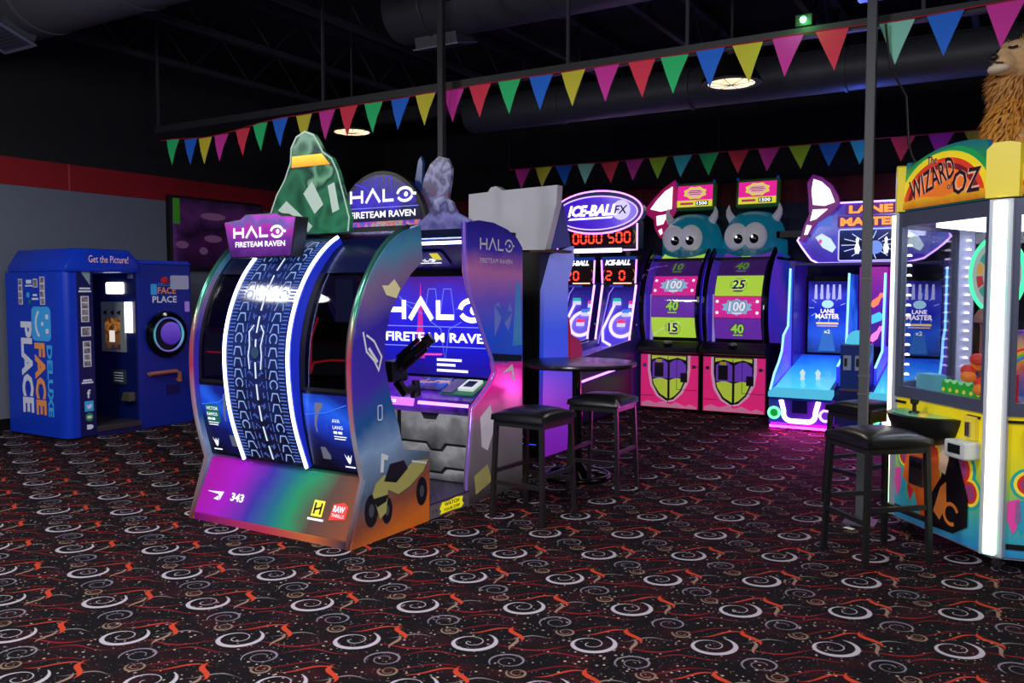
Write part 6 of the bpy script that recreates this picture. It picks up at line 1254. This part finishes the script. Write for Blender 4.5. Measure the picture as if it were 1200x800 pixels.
    rb = MB().fprism(f, rect(0.27, 0.38, 0.90, 1.08), -0.22, -0.12).build('red_box', mat('box_red', (180, 24, 30), 0.4, emit=0.3), t)
    for q in range(4): MB().fprism(f, rect(0.29+0.02*(q % 2), 0.36-0.015*(q % 2), 0.93+q*0.035, 0.95+q*0.035), -0.12, -0.116).build('gold_print', mat('print_gold', (230, 190, 50), 0.4, emit=0.5), rb)
    for k, (c, r) in enumerate((((210, 60, 50), 0.22), ((236, 170, 50), 0.205), ((120, 190, 70), 0.19), ((60, 140, 200), 0.175))):
        MB().tube([f(0.36+r*math.cos(math.radians(a)), 1.00+r*math.sin(math.radians(a)), -0.30) for a in range(90, 185, 8)], 0.009, 8).build('rainbow_arch', mat('arch_%d' % k, c, 0.35, emit=0.4), t, smooth=1.0)
    wl = oz_local((-0.15, 5.76, 1.64)); wf_ = frame(wl, (1, 0, 0), (0, 0, 1))
    MB().fprism(wf_, circ(0, 0, 0.22, 36), -0.02, 0.0).build('bonus_wheel', mat('wheel_pale', (190, 200, 200), 0.3, emit=0.35), t)
    MB().tube([wf_(0.22*math.cos(q*PI/18), 0.22*math.sin(q*PI/18), 0.0) for q in range(36)], 0.013, 8, True).build('wheel_neon', em('wheel_green', (70, 235, 160), 2.2), t, smooth=1.0)
    for q in range(12):
        a0 = q*30
        MB().flat(wf_, arc(0, 0, 0.165, a0+2, a0+28, 4)+arc(0, 0, 0.11, a0+28, a0+2, 4), 0.003).build('wheel_sector', mat('sector_%d' % (q % 3), [(200, 60, 60), (70, 170, 150), (230, 180, 80)][q % 3], 0.4, emit=0.35), t)
    MB().flat(wf_, circ(0, 0, 0.075, 20), 0.004).build('wheel_hub', mat('hub_blue', (40, 60, 150), 0.3, emit=0.4), t)
    mp = oz_local((-0.185, 5.655, 0))
    MB().lathe([(0, 0.90), (0.05, 0.90), (0.04, 1.05), (0.035, 1.32), (0.04, 1.36), (0.07, 1.365), (0.07, 1.40), (0.045, 1.44), (0, 1.455)], (mp.x, mp.y, 0), 'z', 18).build('domed_column', mat('column_brown', (134, 96, 88), 0.4, emit=0.15), t, smooth=0.7)
    for q in range(6):
        MB().ell((mp.x+0.02+0.05*math.cos(q*1.1), mp.y-0.08+0.03*math.sin(q*2.0), 0.98+0.035*q), 0.05, 0.04, 0.035, 12, 8).build('orange_flower', mat('flower_%d' % (q % 2), [(230, 130, 50), (200, 60, 50)][q % 2], 0.5, emit=0.3), t, smooth=1.0)
    for u, v, c in ((-0.02, 1.05, (60, 60, 90)), (0.06, 1.05, (80, 84, 110))):
        MB().lathe([(0, 0.90), (0.028, 0.90), (0.028, v+0.02), (0.02, v+0.06), (0, v+0.07)], tuple(f(u, 0, -0.30)), 'z', 12).build('coin_tube', mat('tube_%d' % c[0], c, 0.2, 0.3), t, smooth=0.7)
    MB().ell(tuple(f(0.04, 1.16, -0.28)), 0.022, 0.022, 0.022, 10, 8).build('red_knob', em('knob_red', (240, 40, 60), 1.5), t, smooth=1.0)
    MB().fprism(f, rect(-0.36, -0.20, 0.90, 1.02), -0.20, -0.10).build('card_stack', mat('cards_teal', (90, 160, 180), 0.4, emit=0.3), t)
    for q in range(60):
        u = random.uniform(-0.36, 0.36); w = random.uniform(0.08, 0.34)
        p = f(u, 0.90, -w)
        MB().lathe([(0, 0), (0.017, 0), (0.017, 0.004), (0, 0.004)], (p.x, p.y, 0.90+0.004*(q % 3)), 'z', 10).build('token', mat('token_gold', (190, 150, 70), 0.25, 0.9), t)
    return t
pusher()

# ------------------------------------------------------------------ plush lion on top of the coin pusher
def lion():
    t = thing('plush_lion', 'big golden plush lion sitting on top of the coin pusher', 'plush toy', (-0.03, 6.06, 2.05), math.radians(-38), local=True)
    src = MB()
    B = [((0, 0.10, 0.20), (0.20, 0.24, 0.20)), ((0, 0.0, 0.42), (0.16, 0.17, 0.24)), ((0, -0.03, 0.66), (0.12, 0.13, 0.16)), ((0, -0.07, 0.87), (0.115, 0.135, 0.125)), ((0, -0.19, 0.845), (0.072, 0.09, 0.058)),
         ((0, -0.20, 0.80), (0.055, 0.07, 0.035)), ((0, -0.15, 0.90), (0.04, 0.09, 0.045)), ((-0.10, -0.06, 0.97), (0.038, 0.025, 0.04)), ((0.10, -0.06, 0.97), (0.038, 0.025, 0.04)),
         ((-0.10, -0.14, 0.26), (0.055, 0.06, 0.25)), ((0.10, -0.14, 0.26), (0.055, 0.06, 0.25)), ((-0.10, -0.20, 0.045), (0.06, 0.09, 0.045)), ((0.10, -0.20, 0.045), (0.06, 0.09, 0.045)),
         ((-0.19, 0.05, 0.15), (0.09, 0.17, 0.15)), ((0.19, 0.05, 0.15), (0.09, 0.17, 0.15)), ((-0.21, -0.10, 0.045), (0.055, 0.10, 0.045)), ((0.21, -0.10, 0.045), (0.055, 0.10, 0.045)), ((0, 0.34, 0.06), (0.035, 0.16, 0.035))]
    for c, r in B: src.ell(c, r[0], r[1], r[2], 18, 10)
    ob = src.build('body', mat('tmp', (0, 0, 0)), None)
    md = ob.modifiers.new('r', 'REMESH'); md.mode = 'VOXEL'; md.voxel_size = 0.014; md.use_smooth_shade = True
    m2 = ob.modifiers.new('s', 'SMOOTH'); m2.factor = 0.5; m2.iterations = 6
    dg = bpy.context.evaluated_depsgraph_get(); me = bpy.data.meshes.new_from_object(ob.evaluated_get(dg))
    bpy.data.objects.remove(ob)
    me.materials.clear(); me.materials.append(mat('lion_fur', (226, 184, 134), 0.9, noise=0.25, nscale=60))
    b = bpy.data.objects.new('body', me); COL.objects.link(b); b.parent = t
    MB().ell((0, -0.285, 0.865), 0.030, 0.018, 0.020, 12, 8).build('nose', mat('nose_dark', (34, 24, 26), 0.4), t, smooth=1.0)
    MB().ell((0, -0.235, 0.805), 0.068, 0.055, 0.030, 14, 8).build('chin', mat('lion_cream', (232, 212, 184), 0.9), t, smooth=1.0)
    MB().tube([(-0.05, -0.262, 0.825), (-0.02, -0.285, 0.832), (0, -0.289, 0.845), (0.02, -0.285, 0.832), (0.05, -0.262, 0.825)], 0.006, 6).build('mouth_line', mat('nose_dark', (34, 24, 26), 0.4), t)
    for s in (-1, 1): MB().tube([(s*0.032, -0.203, 0.925), (s*0.052, -0.195, 0.918), (s*0.07, -0.175, 0.925)], 0.008, 6).build('eyelid', mat('nose_dark', (34, 24, 26), 0.4), t)
    rnd = random.Random(3)
    for nm, n, cols, gen in (('mane', 2600, (222, 166, 98), 0), ('chest_fur', 1800, (236, 164, 70), 1)):
        mb = MB()
        for q in range(n):
            a = rnd.uniform(0, 2*PI); v = rnd.uniform(-1, 1)
            if gen == 0:
                c = Vector((0, -0.02, 0.76)); r = Vector((0.17, 0.14, 0.20)); 
                d = Vector((math.cos(a)*math.sqrt(1-v*v), math.sin(a)*math.sqrt(1-v*v), v))
                p = c+Vector((d.x*r.x, d.y*r.y, d.z*r.z))
                if p.y < -0.06 and p.z > 0.78 and abs(p.x) < 0.13: continue
                ln = rnd.uniform(0.05, 0.10); dd = (d+Vector((0, -0.1, -0.75))).normalized()
            else:
                c = Vector((0, -0.02, 0.46)); r = Vector((0.19, 0.19, 0.25))
                d = Vector((math.cos(a)*math.sqrt(1-v*v), math.sin(a)*math.sqrt(1-v*v), v)); p = c+Vector((d.x*r.x, d.y*r.y, d.z*r.z))
                ln = rnd.uniform(0.05, 0.09); dd = (d*0.8+Vector((0, 0, -0.9))).normalized()
            dd = (dd+Vector((rnd.uniform(-.35, .35), rnd.uniform(-.35, .35), rnd.uniform(-.2, .2)))).normalized()
            s = dd.cross(Vector((0.3, 0.2, 1))).normalized()*0.009; s2 = dd.cross(s).normalized()*0.006
            e = p+dd*ln+Vector((0, 0, -0.01)); m_ = p+dd*ln*0.5
            mb.add([p-s, p+s, p+s2, m_-s*0.8, m_+s*0.8, m_+s2*0.8, e], [(0, 1, 4, 3), (1, 2, 5, 4), (2, 0, 3, 5), (3, 4, 6), (4, 5, 6), (5, 3, 6)])
        m = mat('lion_'+nm, cols, 0.85, noise=0.3, nscale=40)
        mb.build(nm, m, t)['kind'] = 'stuff'
    return t
lion()

# small things
tag(MB().tube([(-0.83, 6.08, 3.27), (-0.80, 6.10, 3.0), (-0.70, 6.12, 2.8), (-0.68, 6.13, 2.5), (-0.66, 6.14, 2.42), (-0.60, 6.15, 2.30)], 0.008, 6).build('power_cable', M_black), 'thin black power cable hanging from the bar beside the grey post', 'cable')
tag(MB().add([(-0.975, 5.83, 0.003), (-0.915, 5.80, 0.003), (-0.90, 5.825, 0.006), (-0.96, 5.855, 0.004), (-0.975, 5.83, 0.001), (-0.915, 5.80, 0.001), (-0.90, 5.825, 0.004), (-0.96, 5.855, 0.002)], [(0, 1, 2, 3), (7, 6, 5, 4), (0, 4, 5, 1), (1, 5, 6, 2), (2, 6, 7, 3), (3, 7, 4, 0)]).build('paper_ticket', mat('paper_white', (220, 220, 215), 0.8)), 'small white paper ticket lying on the carpet by the grey post', 'ticket')
